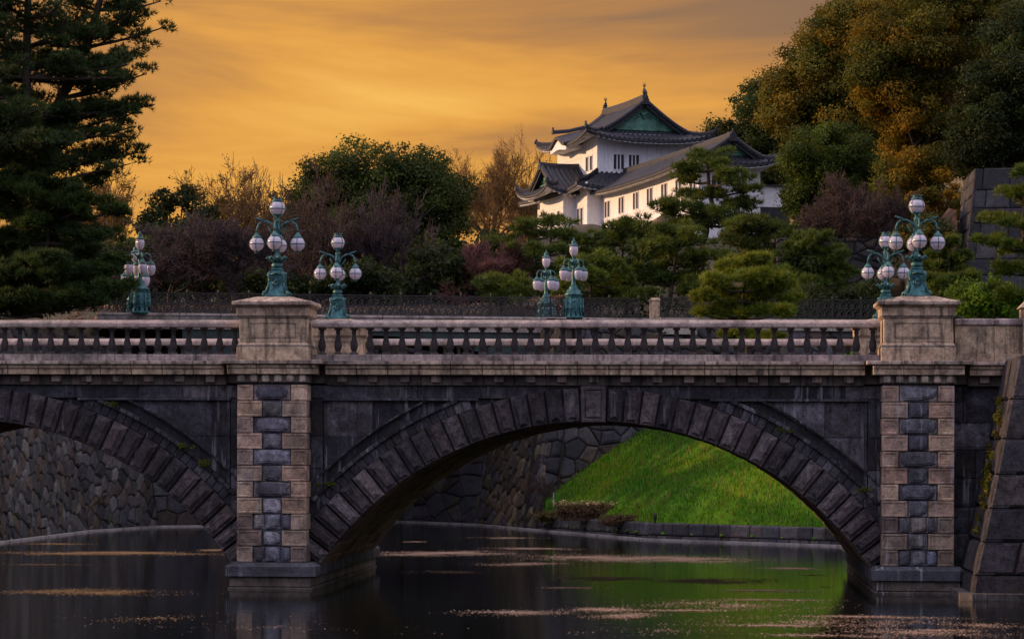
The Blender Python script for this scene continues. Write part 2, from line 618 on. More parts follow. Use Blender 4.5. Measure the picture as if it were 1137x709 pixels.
def stone_wall(name, label, foot, z0, z1, setback, style, size, cols, mat, side=1, depth=1.2, pad=0.05, gap=0.028, group=None, caps=False, before=None, after=None):
    """battered wall along the foot polyline (x,y); outward is to the right of the walking direction for side=1"""
    ft = [Vector((x, y)) for x, y in foot]
    n = len(ft)
    nrm = []
    for i in range(n - 1):
        d = (ft[i + 1] - ft[i]).normalized()
        nrm.append(Vector((d.y, -d.x)) * side)
    off = []
    def nr_of(p, q2):
        d = (Vector(q2) - Vector(p)).normalized()
        return Vector((d.y, -d.x)) * side
    for i in range(n):
        a = nrm[max(i - 1, 0)]
        b = nrm[min(i, n - 2)]
        if i == 0 and before:
            a = nr_of(before, foot[0])
        if i == n - 1 and after:
            b = nr_of(foot[-1], after)
        m = (a + b)
        m = m / max(0.3, (m.length_squared / 2))
        off.append(m)
    mb = MB()
    for i in range(n - 1):
        A, B = Vector((*ft[i], z0)), Vector((*ft[i + 1], z0))
        C = Vector((*(ft[i + 1] - off[i + 1] * setback), z1))
        D = Vector((*(ft[i] - off[i] * setback), z1))
        W = (B - A).length
        H = ((D - A).length + (C - B).length) / 2
        N = (B - A).cross(D - A).normalized()
        if N.x * nrm[i].x + N.y * nrm[i].y < 0:
            N = -N

        def fr(u, v, w, A=A, B=B, C=C, D=D, W=W, H=H, N=N):
            s, t = u / W, v / H
            # slight concave sweep of the batter
            bow = 0.0
            return A * (1 - s) * (1 - t) + B * s * (1 - t) + C * s * t + D * (1 - s) * t + N * (w - bow)
        mb.fr = fr
        if style == 'ashlar':
            cells = ashlar(W, H, size, size * 1.7)
        elif style == 'diamond':
            cells = voronoi(W, H, size, rot=R(36), stretch=1.55, jitter=0.36)
        else:
            cells = voronoi(W, H, size, rot=R(random.uniform(-8, 8)), stretch=1.45, jitter=0.46)
        for c in cells:
            tnt = jit(random.choice(cols), 0.42)
            w0 = random.uniform(-0.03, 0.03)
            mb.stone(inset(c, gap), w0, tnt, e=min(0.05, size * 0.08), d=min(0.05, size * 0.08), e2=size * 0.13, d2=pad * random.uniform(0.1, 0.6), back=0.22)
        # core behind the joints
        k = cols[0]
        dk = (k[0] * 0.4, k[1] * 0.4, k[2] * 0.4)
        mb.face([(0, 0, -0.1), (W, 0, -0.1), (W, H, -0.1), (0, H, -0.1)], dk)
        mb.fr = None
        bN = Vector((nrm[i].x, nrm[i].y, 0)) * -depth
        mb.face([A + bN, D + bN, C + bN, B + bN], dk)
        mb.face([D - N * 0.1, C - N * 0.1, C + bN, D + bN], k)
        if caps and i == 0:
            mb.face([A - N * .1, D - N * .1, D + bN, A + bN], k)
        if caps and i == n - 2:
            mb.face([B - N * .1, B + bN, C + bN, C - N * .1], k)
    o = mb.build(name, mat, loc=(ft[0].x, ft[0].y, z0))
    return tag(o, label, 'wall', group)


# ------------------------------------------------------------------ the lie of the land
FAR = [(-27.6, 84.0), (-27.6, 104.6), (-27.6, 117.6), (-25.9, 125.0), (-23.6, 126.6), (-15.5, 136.0), (-11.3, 131.5), (-7.8, 123.0)]
BANKF = [(-7.5, 122.5), (-2.3, 110.8), (5.4, 104.4), (7.6, 96.0), (7.6, 84.0)]
POLY = [(-27.6, 4)] + FAR + BANKF + [(7.6, 67), (7.6, 4)]


def sst(a, b, x):
    t = min(1.0, max(0.0, (x - a) / (b - a)))
    return t * t * (3 - 2 * t)


def seg_dist(x, y, pts):
    best = 1e9
    for (x0, y0), (x1, y1) in zip(pts[:-1], pts[1:]):
        dx, dy = x1 - x0, y1 - y0
        t = max(0, min(1, ((x - x0) * dx + (y - y0) * dy) / (dx * dx + dy * dy)))
        best = min(best, math.hypot(x - x0 - dx * t, y - y0 - dy * t))
    return best


def inside(x, y, poly):
    c = False
    n = len(poly)
    for i in range(n):
        x0, y0 = poly[i]
        x1, y1 = poly[(i + 1) % n]
        if (y0 > y) != (y1 > y) and x < (x1 - x0) * (y - y0) / (y1 - y0) + x0:
            c = not c
    return c


def base_h(x, y):
    z = 5.9 + sst(84, 122, y) * 3.9
    k = sst(-2, 5, x)
    y0 = 134 + 17.5 * k
    z += sst(y0, y0 + 24 - 16 * k, y) * sst(-16, 6, x) * 5.5
    z += sst(150, 188, y) * sst(-24, -8, x) * (9.9 - 5.5 * sst(-16, 6, x)) * 1.0
    z += sst(152, 175, y) * sst(6, 18, x) * 3.0
    z += 1.6 * sst(136, 142, y) * (1 - sst(145, 156, y)) * (1 - sst(-6, 4, x))
    z = max(z, 9.8 + sst(160, 235, y) * 9.5) if y > 122 else z
    return z


def bank_rise(d):
    d1 = min(d, 18.0)
    return 0.55 + 0.66 * d1 - 0.012 * d1 * d1 + 0.23 * (d - d1)


def ground_h(x, y):
    if y < 4:
        return 1.9
    z = base_h(x, y)
    if inside(x, y, POLY):
        return -1.6
    d = seg_dist(x, y, BANKF)
    if x > -7.5 and y > 84:
        z = min(z, bank_rise(d))
    return z


def axis(vals):
    out_ = []
    for a, b, s in vals:
        k = max(1, int(round((b - a) / s)))
        out_ += [a + (b - a) * i / k for i in range(k)]
    return out_ + [vals[-1][1]]


gx = axis([(-1500, -300, 150), (-300, -60, 20), (-60, -29.5, 2.5), (-29.5, 30, 1.0), (30, 80, 5), (80, 300, 20), (300, 1500, 150)])
gy = axis([(-400, -20, 60), (-20, 60, 4), (60, 145, 1.0), (145, 260, 4), (260, 500, 20), (500, 3000, 250)])
GV = []
for y in gy:
    for x in gx:
        z = ground_h(x, y)
        # keep the sheet behind the standing walls
        if -33 < x < -7.5 and 82 < y < 142 and not inside(x, y, POLY) and seg_dist(x, y, FAR) < 3.2:
            z = -1.6
        if 84 < y < 126 and z > -1 and x > -7.6 and seg_dist(x, y, BANKF) < 20:
            z -= 0.25
        if 64 < y < 84 and 7 < x < 11:
            z = -1.6
        if y < 67 and 7.0 < x < 9.5:
            z = -1.6
        GV.append((x, y, z))
nx, ny = len(gx), len(gy)
ii = np.arange((ny - 1) * nx).reshape(ny - 1, nx)[:, :-1].ravel()
GF = np.stack([ii, ii + 1, ii + nx + 1, ii + nx], 1)
tag(mesh_np('ground', GV, GF, M_GROUND, smooth=True), kind='structure')

wb = MB()
wb.face([(-120, 3, 0), (40, 3, 0), (40, 140, 0), (-120, 140, 0)])
tag(wb.build('water', M_WATER), kind='structure')

# grass bank: a finer turf sheet over the ground
tx = axis([(-8.5, 22, 0.4)])
ty = axis([(84, 140, 0.5)])
TV, keep = [], []
for y in ty:
    for x in tx:
        ins_ = inside(x, y, POLY)
        d = seg_dist(x, y, BANKF)
        z = min(base_h(x, y), bank_rise(d)) + 0.05 * math.sin(x * 1.3 + y * 0.7) + 0.04 * math.sin(x * 3.1 - y * 2.2)
        # rounded lip
        z = z - 0.25 * math.exp(-d * 2.0) if not ins_ else 0.2
        ok = (not ins_ or d < 0.25) and x > -7.6 and (y < 125.3 + (x + 7) * 0.9)
        TV.append((x, y, z + 0.05))
        keep.append(ok)
nx, ny = len(tx), len(ty)
TF = []
for j in range(ny - 1):
    for i in range(nx - 1):
        a = j * nx + i
        if keep[a] and keep[a + 1] and keep[a + nx] and keep[a + nx + 1]:
            TF.append((a, a + 1, a + nx + 1, a + nx))
tag(mesh_np('grass_bank', TV, TF, M_TURF, smooth=True), kind='structure')
TVa = np.array(TV)


def bank_z(x, y):
    d = seg_dist(x, y, BANKF)
    return min(base_h(x, y), bank_rise(d)) - 0.25 * math.exp(-2 * d) + 0.06


# short grass blades
def blades(n, zone, hmin, hmax, cols, seed):
    r = np.random.default_rng(seed)
    V = []
    T = []
    c = 0
    while c < n:
        x, y = r.uniform(*zone[0]), r.uniform(*zone[1])
        if inside(x, y, POLY) or x < -7.4 or y > 125 + (x + 7) * 0.9:
            continue
        z = bank_z(x, y)
        h = r.uniform(hmin, hmax)
        a = r.uniform(0, 6.283)
        l = r.uniform(-0.06, 0.06, 2)
        w = 0.022
        V += [(x - w * math.cos(a), y - w * math.sin(a), z), (x + w * math.cos(a), y + w * math.sin(a), z), (x + l[0], y + l[1], z + h)]
        k = cols[int(r.integers(len(cols)))]
        f = r.uniform(0.7, 1.3)
        patch = 0.5 + 0.5 * math.sin(x * 0.9 + 1.3 * math.sin(y * 0.6))
        T.append((k[0] * f * (0.7 + 0.7 * patch), k[1] * f * (0.85 + 0.3 * patch), k[2] * f))
        c += 1
    V = np.array(V)
    return V, np.arange(len(V)).reshape(-1, 3), np.array(T)


Vt, Ft, Tt = blades(9000, ((-7.5, 9), (102, 128)), 0.18, 0.36, [(0.16, 0.15, 0.03), (0.03, 0.07, 0.005), (0.13, 0.17, 0.015), (0.20, 0.16, 0.05)], 4)
V_, F_, T_ = blades(70000, ((-7.5, 9), (102, 128)), 0.08, 0.2, [(0.050, 0.19, 0.005), (0.080, 0.235, 0.006), (0.125, 0.255, 0.010), (0.03, 0.13, 0.005)], 3)
V_, F_, T_ = np.concatenate([V_, Vt]), np.concatenate([F_, Ft + len(V_)]), np.concatenate([T_, Tt])
tag(mesh_np('grass', V_, F_, M_GRASS, tint=T_), 'short bright green grass covering the bank beyond the arch', 'grass', kind='stuff')

# ------------------------------------------------------------------ stone bridge
XL, XR = P(302, 500, 70).x, P(1019.5, 500, 70).x
PH = 0.94                                # pier half width
ACX = [(XL + XR) / 2, (XL + XR) / 2 - (XR - XL)]
XLL = XL - (XR - XL)                     # the far-left abutment, outside the frame
RI, RO = 8.91, 9.80
ACZ = 4.486 - RI
SPRING = math.asin(7.36 / RI)
YF, YB = 70.0, 83.4                      # front and back planes of the piers
YS, YSB = 70.8, 82.6                     # spandrel planes
ZT = 5.44                                # top of the spandrels
bridge = thing('stone_bridge', 'weathered stone bridge with two round arches crossing the dark moat', 'bridge', (ACX[0], 76.7, 0))

C_QUOIN = [(0.36, 0.255, 0.19), (0.32, 0.23, 0.175), (0.41, 0.295, 0.215), (0.29, 0.215, 0.175)]
C_BLUE = [(0.145, 0.148, 0.185), (0.095, 0.098, 0.125), (0.21, 0.215, 0.265), (0.085, 0.086, 0.105), (0.17, 0.155, 0.155)]
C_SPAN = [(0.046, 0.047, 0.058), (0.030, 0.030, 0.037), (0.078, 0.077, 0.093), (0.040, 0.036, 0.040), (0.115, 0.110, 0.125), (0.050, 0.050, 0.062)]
C_VOUS = [(0.088, 0.072, 0.080), (0.060, 0.050, 0.056), (0.120, 0.100, 0.108), (0.048, 0.042, 0.048)]
C_PALE = [(0.43, 0.325, 0.225), (0.38, 0.285, 0.20), (0.47, 0.36, 0.25)]
C_PINK = [(0.38, 0.30, 0.245), (0.33, 0.265, 0.225)]
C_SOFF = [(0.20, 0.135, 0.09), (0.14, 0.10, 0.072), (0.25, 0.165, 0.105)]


def front(Y):
    return lambda u, v, w: (u, Y - w, v)


def arcz(x, cx, r):
    d = r * r - (x - cx) ** 2
    return ACZ + math.sqrt(d) if d > 0 else -1e9


# piers
NROW = 11
ZP0 = 0.70
for X in (XL, XR, XLL):
    mb = MB()
    zr = [ZP0 + (ZT - ZP0) * i / NROW for i in range(NROW + 1)]
    mb.box(X - PH + 0.03, X + PH - 0.03, YF + 0.06, YB - 0.03, -0.3, ZT + 0.05, (0.06, 0.06, 0.07))
    for r in range(NROW):
        z0, z1 = zr[r] + 0.008, zr[r + 1] - 0.008
        long_ = (NROW - 1 - r) % 2 == 1
        wq = 0.67 if long_ else 0.43
        low = r < 3
        for sgn in (-1, 1):
            a, b = (X - PH, X - PH + wq) if sgn < 0 else (X + PH - wq, X + PH)
            cq = jit(random.choice(C_QUOIN), 0.2)
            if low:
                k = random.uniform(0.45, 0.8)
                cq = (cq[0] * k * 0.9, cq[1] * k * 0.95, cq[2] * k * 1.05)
            mb.fr = front(YF)
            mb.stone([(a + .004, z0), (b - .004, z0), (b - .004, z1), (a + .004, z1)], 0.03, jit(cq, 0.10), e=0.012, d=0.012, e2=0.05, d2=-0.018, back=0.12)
            mb.fr = front(YF + 0.018)
            mb.stone([(a + .075, z0 + .07), (b - .075, z0 + .07), (b - .075, z1 - .07), (a + .075, z1 - .07)], 0.035, jit(cq, 0.10), e=0.02, d=0.02, back=0.06)
            # the return along the pier side
            sx = X + sgn * PH
            yl = 0.43 if long_ else 0.72
            for (ya, yb) in ((YF + 0.0, YF + yl), (YB - yl, YB)):
                mb.fr = (lambda u, v, w, sx=sx, s=sgn: (sx + s * w, u, v))
                mb.stone([(ya + .004, z0), (yb - .004, z0), (yb - .004, z1), (ya + .004, z1)], 0.0, jit(cq, 0.10), e=0.015, d=0.015, back=0.04)
        # rock-faced centre stones
        a, b = X - PH + wq + 0.012, X + PH - wq - 0.012
        mb.fr = front(YF)
        cb = random.choice(C_BLUE)
        if r in (2, 0):
            cells = [[(a, z0), ((a + b) / 2 - .2, z0), ((a + b) / 2 - .2, z1), (a, z1)], [((a + b) / 2 - .19, z0), ((a + b) / 2 + .22, z0), ((a + b) / 2 + .22, z1), ((a + b) / 2 - .19, z1)],
                     [((a + b) / 2 + .23, z0), (b, z0), (b, z1), ((a + b) / 2 + .23, z1)]]
        else:
            cells = [[(a, z0), (b, z0), (b, z1), (a, z1)]]
        for c in cells:
            # broken rim: jittered octagon pad over the block
            cb2 = jit(cb, 0.3)
            mb.stone(c, -0.02, cb2, e=0.02, d=0.03, back=0.12)
            (xa, za), (xb, zb2) = c[0], c[2]
            m_ = 11
            pol = []
            for k in range(m_):
                t = 2 * math.pi * k / m_
                q2 = 1.0 / max(abs(math.cos(t)), abs(math.sin(t)))
                f_ = min(1.0, q2 * random.uniform(0.68, 0.86)) if abs(abs(math.cos(t)) - abs(math.sin(t))) < .5 else random.uniform(0.84, 0.97)
                if abs(abs(math.cos(t)) - abs(math.sin(t))) < .5:
                    f_ *= 1.0
                    pol.append(((xa + xb) / 2 + (xb - xa) / 2 * math.cos(t) * f_ * 1.15, (za + zb2) / 2 + (zb2 - za) / 2 * math.sin(t) * f_ * 1.15))
                else:
                    pol.append(((xa + xb) / 2 + (xb - xa) / 2 * math.cos(t) * f_, (za + zb2) / 2 + (zb2 - za) / 2 * math.sin(t) * f_))
            mb.fr = front(YF + 0.02)
            mb.stone(pol, 0.05, jit(random.choice(C_BLUE), 0.3), e=0.035, d=0.04, e2=0.06, d2=0.02, back=0.06)
            mb.fr = front(YF)
        # rear face, plain courses
        mb.fr = lambda u, v, w: (u, YB + w, v)
        mb.stone([(X - PH, z0), (X + PH, z0), (X + PH, z1), (X - PH, z1)], 0.0, jit(random.choice(C_QUOIN), 0.2), back=0.1)
    mb.fr = None
    pier = mb.build('pier', M_PIER, bridge)
    # plinth runs under the arch for the whole width of the bridge
    mb = MB()
    n = 24
    ya = 69.62
    L = (YB + 0.4 - ya) / n
    for i in range(n):
        y0, y1 = ya + i * L, ya + (i + 1) * L - (0.012 if i < n - 1 else 0)
        c = jit((0.065, 0.07, 0.092), 0.3)
        prof = [(1.10, 0.70), (1.22, 0.60), (1.22, 0.345)]
        if i == 0:
            # chamfered front corners
            rr = []
            for hw, z in prof[::-1]:
                rr.append([(X - hw, y1, z), (X - hw, y0 + 0.16, z), (X - hw + 0.16, y0, z), (X - 0.32, y0, z), (X + 0.1, y0, z), (X + 0.52, y0, z), (X + hw - 0.16, y0, z), (X + hw, y0 + 0.16, z), (X + hw, y1, z)])
            # sloped top towards the front
            rr[-1] = [(p[0], max(p[1], y0 + 0.16), p[2]) for p in rr[-1]]
            mb.rings(rr, c)
        else:
            mb.rings([[(X - hw, y0, z), (X + hw, y0, z), (X + hw, y1, z), (X - hw, y1, z)] for hw, z in prof[::-1]], c)
        if i == 0 or i % 3 == 0:
            y1b = min(ya + (i + 3) * L, YB + 0.4) - 0.012
            c2 = jit((0.13, 0.11, 0.095), 0.2)
            mb.box(X - 1.09, X + 1.09, y0 + (0.1 if i == 0 else 0), y1b, 0.06, 0.335, c2, 0.02)
            mb.box(X - 1.13, X + 1.13, y0 + (0.05 if i == 0 else 0), y1b, -1.5, 0.05, jit((0.09, 0.08, 0.07), 0.1), 0.02)
    mb.build('plinth', M_PLINTH, pier)

# arches: voussoirs, keystone, soffit
NV = 19
KH = 0.345 / 9.3                       # half angle of the keystone
for cx in ACX:
    def arc_pt(a, r):
        return (cx + r * math.sin(a), ACZ + r * math.cos(a))
    for s in (-1, 1):
        mb = MB(front(YS))
        for i in range(NV):
            a0 = KH + (SPRING - KH) * i / NV + 0.0028
            a1 = KH + (SPRING - KH) * (i + 1) / NV - 0.0028
            poly = [arc_pt(s * a0, RI), arc_pt(s * a1, RI), arc_pt(s * a1, RO), arc_pt(s * a0, RO)]
            c = jit(random.choice(C_VOUS), 0.25)
            mb.stone(poly, 0.12 + random.uniform(-.012, .012), c, e=0.03, d=0.04, e2=0.06, d2=0.075 * random.uniform(0.6, 1.3), back=0.3)
        for i in range(NV):
            a0 = KH + (SPRING - KH) * i / NV
            a1 = KH + (SPRING - KH) * (i + 1) / NV
            q4 = [arc_pt(s * a0, RI + 0.015), arc_pt(s * a1, RI + 0.015), arc_pt(s * a1, RO - 0.01), arc_pt(s * a0, RO - 0.01)]
            mb.rings([[(u, v, -0.2) for u, v in q4], [(u, v, 0.04) for u, v in q4]], (0.014, 0.013, 0.014))
        mb.build('arch_ring', M_VOUS, bridge)
    mb = MB(front(YS))
    poly = [(cx - 0.32, ACZ + RI - 0.03), (cx + 0.32, ACZ + RI - 0.03), (cx + 0.345, ZT - 0.01), (cx - 0.345, ZT - 0.01)]
    mb.stone(poly, 0.24, (0.095, 0.080, 0.088), e=0.03, d=0.03, e2=0.09, d2=-0.04, back=0.4)
    mb.fr = front(YS - 0.20)
    mb.stone(inset(poly, 0.13), 0.06, (0.105, 0.088, 0.096), e=0.03, d=0.03, back=0.07)
    mb.build('keystone', M_VOUS, bridge)
    # soffit: rows of voussoir backs running through the bridge
    mb = MB()
    NS = 2 * NV + 1
    NY = 14
    for i in range(NS):
        a0 = -SPRING - 0.02 + (2 * SPRING + 0.04) * i / NS
        a1 = -SPRING - 0.02 + (2 * SPRING + 0.04) * (i + 1) / NS
        g = 0.0018
        y = YS + 0.1
        first = True
        while y < YSB:
            w = random.uniform(0.7, 1.3)
            y1 = min(YSB + 0.12, y + w)
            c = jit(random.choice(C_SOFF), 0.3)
            dr = random.uniform(-0.012, 0.012)
            pts = []
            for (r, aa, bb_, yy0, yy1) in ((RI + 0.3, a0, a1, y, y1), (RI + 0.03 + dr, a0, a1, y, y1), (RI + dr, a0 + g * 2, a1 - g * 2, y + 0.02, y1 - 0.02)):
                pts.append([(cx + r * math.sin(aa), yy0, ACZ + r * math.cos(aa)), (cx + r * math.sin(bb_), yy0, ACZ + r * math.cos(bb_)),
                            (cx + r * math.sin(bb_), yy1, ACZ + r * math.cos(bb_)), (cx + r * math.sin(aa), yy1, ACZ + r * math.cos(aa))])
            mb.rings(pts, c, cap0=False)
            y = y1 + 0.006
    mb.build('soffit', M_SOFF, bridge)
    # spandrels
    mb = MB(front(YS))
    XA, XB = cx - (XR - XL) / 2 + PH - 0.02, cx + (XR - XL) / 2 - PH + 0.02

    def cell(x0, x1, z0, z1, r, w0, c, **kw):
        m = max(2, int((x1 - x0) / 0.25))
        xs = [x0 + (x1 - x0) * k / m for k in range(m + 1)]
        lo = [(x, max(z0, arcz(x, cx, r))) for x in xs]
        lo = [p for p in lo if p[1] < z1 - 0.02]
        if len(lo) < 2 or lo[-1][0] - lo[0][0] < 0.06:
            return
        polyc = lo + [(lo[-1][0], z1), (lo[0][0], z1)]
        if all(abs(p[1] - z0) < 1e-6 for p in lo):
            polyc = [(lo[0][0], z0), (lo[-1][0], z0), (lo[-1][0], z1), (lo[0][0], z1)]
            mb.stone(polyc, w0, c, **kw)
        else:
            # quads along the curved foot
            for k in range(len(lo) - 1):
                p, q2 = lo[k], lo[k + 1]
                mb.face([(p[0], p[1], w0), (q2[0], q2[1], w0), (q2[0], z1, w0), (p[0], z1, w0)], c)
                mb.face([(p[0], p[1], w0), (p[0], p[1], w0 - .3), (q2[0], q2[1], w0 - .3), (q2[0], q2[1], w0)], c)
            for p in (lo[0], lo[-1]):
                mb.face([(p[0], p[1], w0), (p[0], z1, w0), (p[0], z1, w0 - .3), (p[0], p[1], w0 - .3)], c)
            mb.face([(lo[0][0], z1, w0), (lo[-1][0], z1, w0), (lo[-1][0], z1, w0 - .3), (lo[0][0], z1, w0 - .3)], c)
    zc_ = [0.6, 1.4, 2.35, 3.20, 4.07, 5.09]
    for k in range(5):
        x = XA + 0.34
        while x < XB - 0.34:
            w = random.uniform(1.1, 1.7)
            x1 = min(XB - 0.34, x + w)
            if XB - 0.34 - x1 < 0.4:
                x1 = XB - 0.34
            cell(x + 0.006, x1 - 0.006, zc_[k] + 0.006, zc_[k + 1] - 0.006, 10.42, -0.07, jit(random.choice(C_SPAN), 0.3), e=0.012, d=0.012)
            x = x1
    # raised frame: side strips, top course
    for (a, b) in ((XA, XA + 0.33), (XB - 0.33, XB)):
        for k in range(5):
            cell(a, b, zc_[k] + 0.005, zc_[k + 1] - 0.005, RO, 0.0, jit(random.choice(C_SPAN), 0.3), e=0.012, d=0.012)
    x = XA
    while x < XB - 0.01:
        w = random.uniform(1.2, 2.0)
        x1 = min(XB, x + w)
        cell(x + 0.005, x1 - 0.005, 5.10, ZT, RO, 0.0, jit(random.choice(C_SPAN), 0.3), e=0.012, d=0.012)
        x = x1
    # mouldings following the arch and a ledge under the top course
    for r0, r1, w0 in ((RO + 0.004, 10.08, -0.005), (10.085, 10.19, 0.085), (10.44, 10.50, 0.03)):
        m = 22
        for s in (-1, 1):
            aE = math.asin(min(1, (XB - cx) / (r1 + 0.02)))
            aS = math.acos(min(1, (5.08 - ACZ) / r1))
            for k in range(m):
                a0 = aS + (aE - aS) * k / m
                a1 = aS + (aE - aS) * (k + 1) / m - 0.0012
                mb.stone([arc_pt(s * a0, r0), arc_pt(s * a1, r0), arc_pt(s * a1, r1), arc_pt(s * a0, r1)], w0, jit(random.choice(C_SPAN), 0.22), e=0.015, d=0.02, back=0.3)
    for (a, b) in ((XA + 0.33, cx - 3.1), (cx + 3.1, XB - 0.33)):
        mb.stone([(a, 5.03), (b, 5.03), (b, 5.10), (a, 5.10)], 0.05, (0.07, 0.07, 0.085), e=0.01, d=0.01)
        # inner vertical strip of the panel
    for (a, b) in ((XA + 0.36, XA + 0.44), (XB - 0.44, XB - 0.36)):
        mb.stone([(a, 2.5), (b, 2.5), (b, 5.03), (a, 5.03)], -0.03, (0.06, 0.06, 0.075), e=0.01, d=0.01)
    mb.fr = None
    # body of masonry behind (front and rear sheets with thickness, between the faces)
    m = 60
    for Ya, Yb, nm in ((YS + 0.12, YS + 0.9, 'spandrel_wall'), (YSB - 0.9, YSB, 'rear_spandrel')):
        if nm == 'rear_spandrel':
            mb = MB()
        for k in range(m):
            x0, x1 = XA - 0.2 + (XB - XA + 0.4) * k / m, XA - 0.2 + (XB - XA + 0.4) * (k + 1) / m
            l0, l1 = max(0.3, arcz(x0, cx, RI + 0.25)), max(0.3, arcz(x1, cx, RI + 0.25))
            mb.rings([[(x0, Ya, l0), (x1, Ya, l1), (x1, Yb, l1), (x0, Yb, l0)], [(x0, Ya, ZT), (x1, Ya, ZT), (x1, Yb, ZT), (x0, Yb, ZT)]], jit((0.03, 0.03, 0.036), 0.2))
        mb.build(nm, M_SPAN, bridge)

# deck
mb = MB()
mb.box(XLL - 8, 30, YS + 0.1, YSB - 0.1, ZT + 0.06, 6.06, (0.3, 0.27, 0.22))
mb.build('deck', M_DECK, bridge)
# right abutment mass behind the wing wall
mb = MB()
mb.box(XR + PH - 0.1, 24, YS + 0.3, YSB, -0.5, ZT + 0.05, (0.06, 0.06, 0.07))
mb.fr = front(YS + 0.12)
for c in ashlar(9, ZT - 0.1, 0.74, 1.3):
    mb.stone([(XR + PH - 0.02 + u, v + 0.1) for u, v in inset(c, 0.006)], 0.0, jit(random.choice(C_SPAN), 0.35), e=0.02, d=0.02, e2=0.06, d2=0.015)
mb.fr = None
mb.build('wing_wall', M_SPAN, bridge)


# cornice (front and rear), with joints; breaks forward over the piers
def cornice(sgn):
    mb = MB()

    def Yp(p):         # p metres out of the spandrel plane
        return YS - p if sgn < 0 else YSB + p

    def bx(x0, x1, p, z0, z1, c, ch=0.012, q_=-0.5):
        a, b = sorted((Yp(p), Yp(q_)))
        mb.box(x0, x1, a, b, z0, z1, c, ch)
    piers = [XLL, XL, XR]
    spans = [(XLL + PH + 0.42, XL - PH - 0.42), (XL + PH + 0.42, XR - PH - 0.42), (XR + PH + 0.42, 16.0)]
    for a, b in spans:
        n = int((b - a) / 0.84)
        for i in range(n):
            x0, x1 = a + (b - a) * i / n, a + (b - a) * (i + 1) / n
            c = jit(random.choice(C_PALE), 0.12)
            c2 = jit(random.choice(C_PINK), 0.2)
            # corona with a sloping face
            aY, bY = (Yp(0.42), Yp(-0.4))
            if i % 2 == 0:
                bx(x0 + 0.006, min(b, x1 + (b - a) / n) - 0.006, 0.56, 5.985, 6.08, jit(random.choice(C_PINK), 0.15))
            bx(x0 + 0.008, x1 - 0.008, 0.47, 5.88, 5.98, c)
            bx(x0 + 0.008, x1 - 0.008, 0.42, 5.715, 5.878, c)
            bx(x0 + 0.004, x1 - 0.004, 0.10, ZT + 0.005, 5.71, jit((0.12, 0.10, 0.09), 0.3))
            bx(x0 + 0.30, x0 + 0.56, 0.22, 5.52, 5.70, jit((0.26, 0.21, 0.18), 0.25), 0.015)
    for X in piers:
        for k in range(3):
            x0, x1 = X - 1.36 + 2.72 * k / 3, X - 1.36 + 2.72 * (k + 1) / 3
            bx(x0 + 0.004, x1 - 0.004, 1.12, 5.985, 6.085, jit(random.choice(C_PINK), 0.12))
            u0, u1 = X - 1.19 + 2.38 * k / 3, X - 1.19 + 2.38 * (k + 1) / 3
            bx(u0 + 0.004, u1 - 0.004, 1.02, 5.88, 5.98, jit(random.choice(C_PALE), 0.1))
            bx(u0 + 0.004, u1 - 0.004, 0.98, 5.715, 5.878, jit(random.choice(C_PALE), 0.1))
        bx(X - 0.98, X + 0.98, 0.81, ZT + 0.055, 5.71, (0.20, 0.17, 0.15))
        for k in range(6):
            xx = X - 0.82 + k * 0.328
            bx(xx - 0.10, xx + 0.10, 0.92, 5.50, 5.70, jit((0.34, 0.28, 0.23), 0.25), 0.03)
    mb.build('cornice', M_PALE, bridge)


cornice(-1)
cornice(1)

# pedestals with caps; balustrades
BALP = [(0.085, 0.0), (0.085, 0.07), (0.062, 0.085), (0.075, 0.11), (0.098, 0.18), (0.104, 0.25), (0.09, 0.34), (0.066, 0.43), (0.052, 0.52), (0.05, 0.56),
        (0.068, 0.575), (0.068, 0.60), (0.056, 0.615), (0.06, 0.66), (0.085, 0.68), (0.085, 0.72)]
bal_me = None


def baluster(x, y):
    global bal_me
    if bal_me is None:
        mb = MB()
        mb.box(-0.1, 0.1, -0.1, 0.1, 0.0, 0.06, (0.07, 0.06, 0.06), 0.008)
        mb.lathe([(r, z) for r, z in BALP if 0.065 < z < 0.67], 12, tint=(0.040, 0.035, 0.037))  # shade below the hand rail is put into these dark baluster tints
        mb.box(-0.095, 0.095, -0.095, 0.095, 0.66, 0.725, (0.075, 0.065, 0.062), 0.008)
        o = mb.build('baluster', M_BAL, bridge, smooth=False)
        for vv in o.data.vertices:
            vv.co += bridge.location
        bal_me = o.data
    else:
        o = bpy.data.objects.new('baluster', bal_me)
        link(o, bridge)
    o.location = Vector((x, y, 6.265)) - bridge.location
    o.rotation_euler = (0, 0, random.choice((0, 1, 2, 3)) * math.pi / 2)


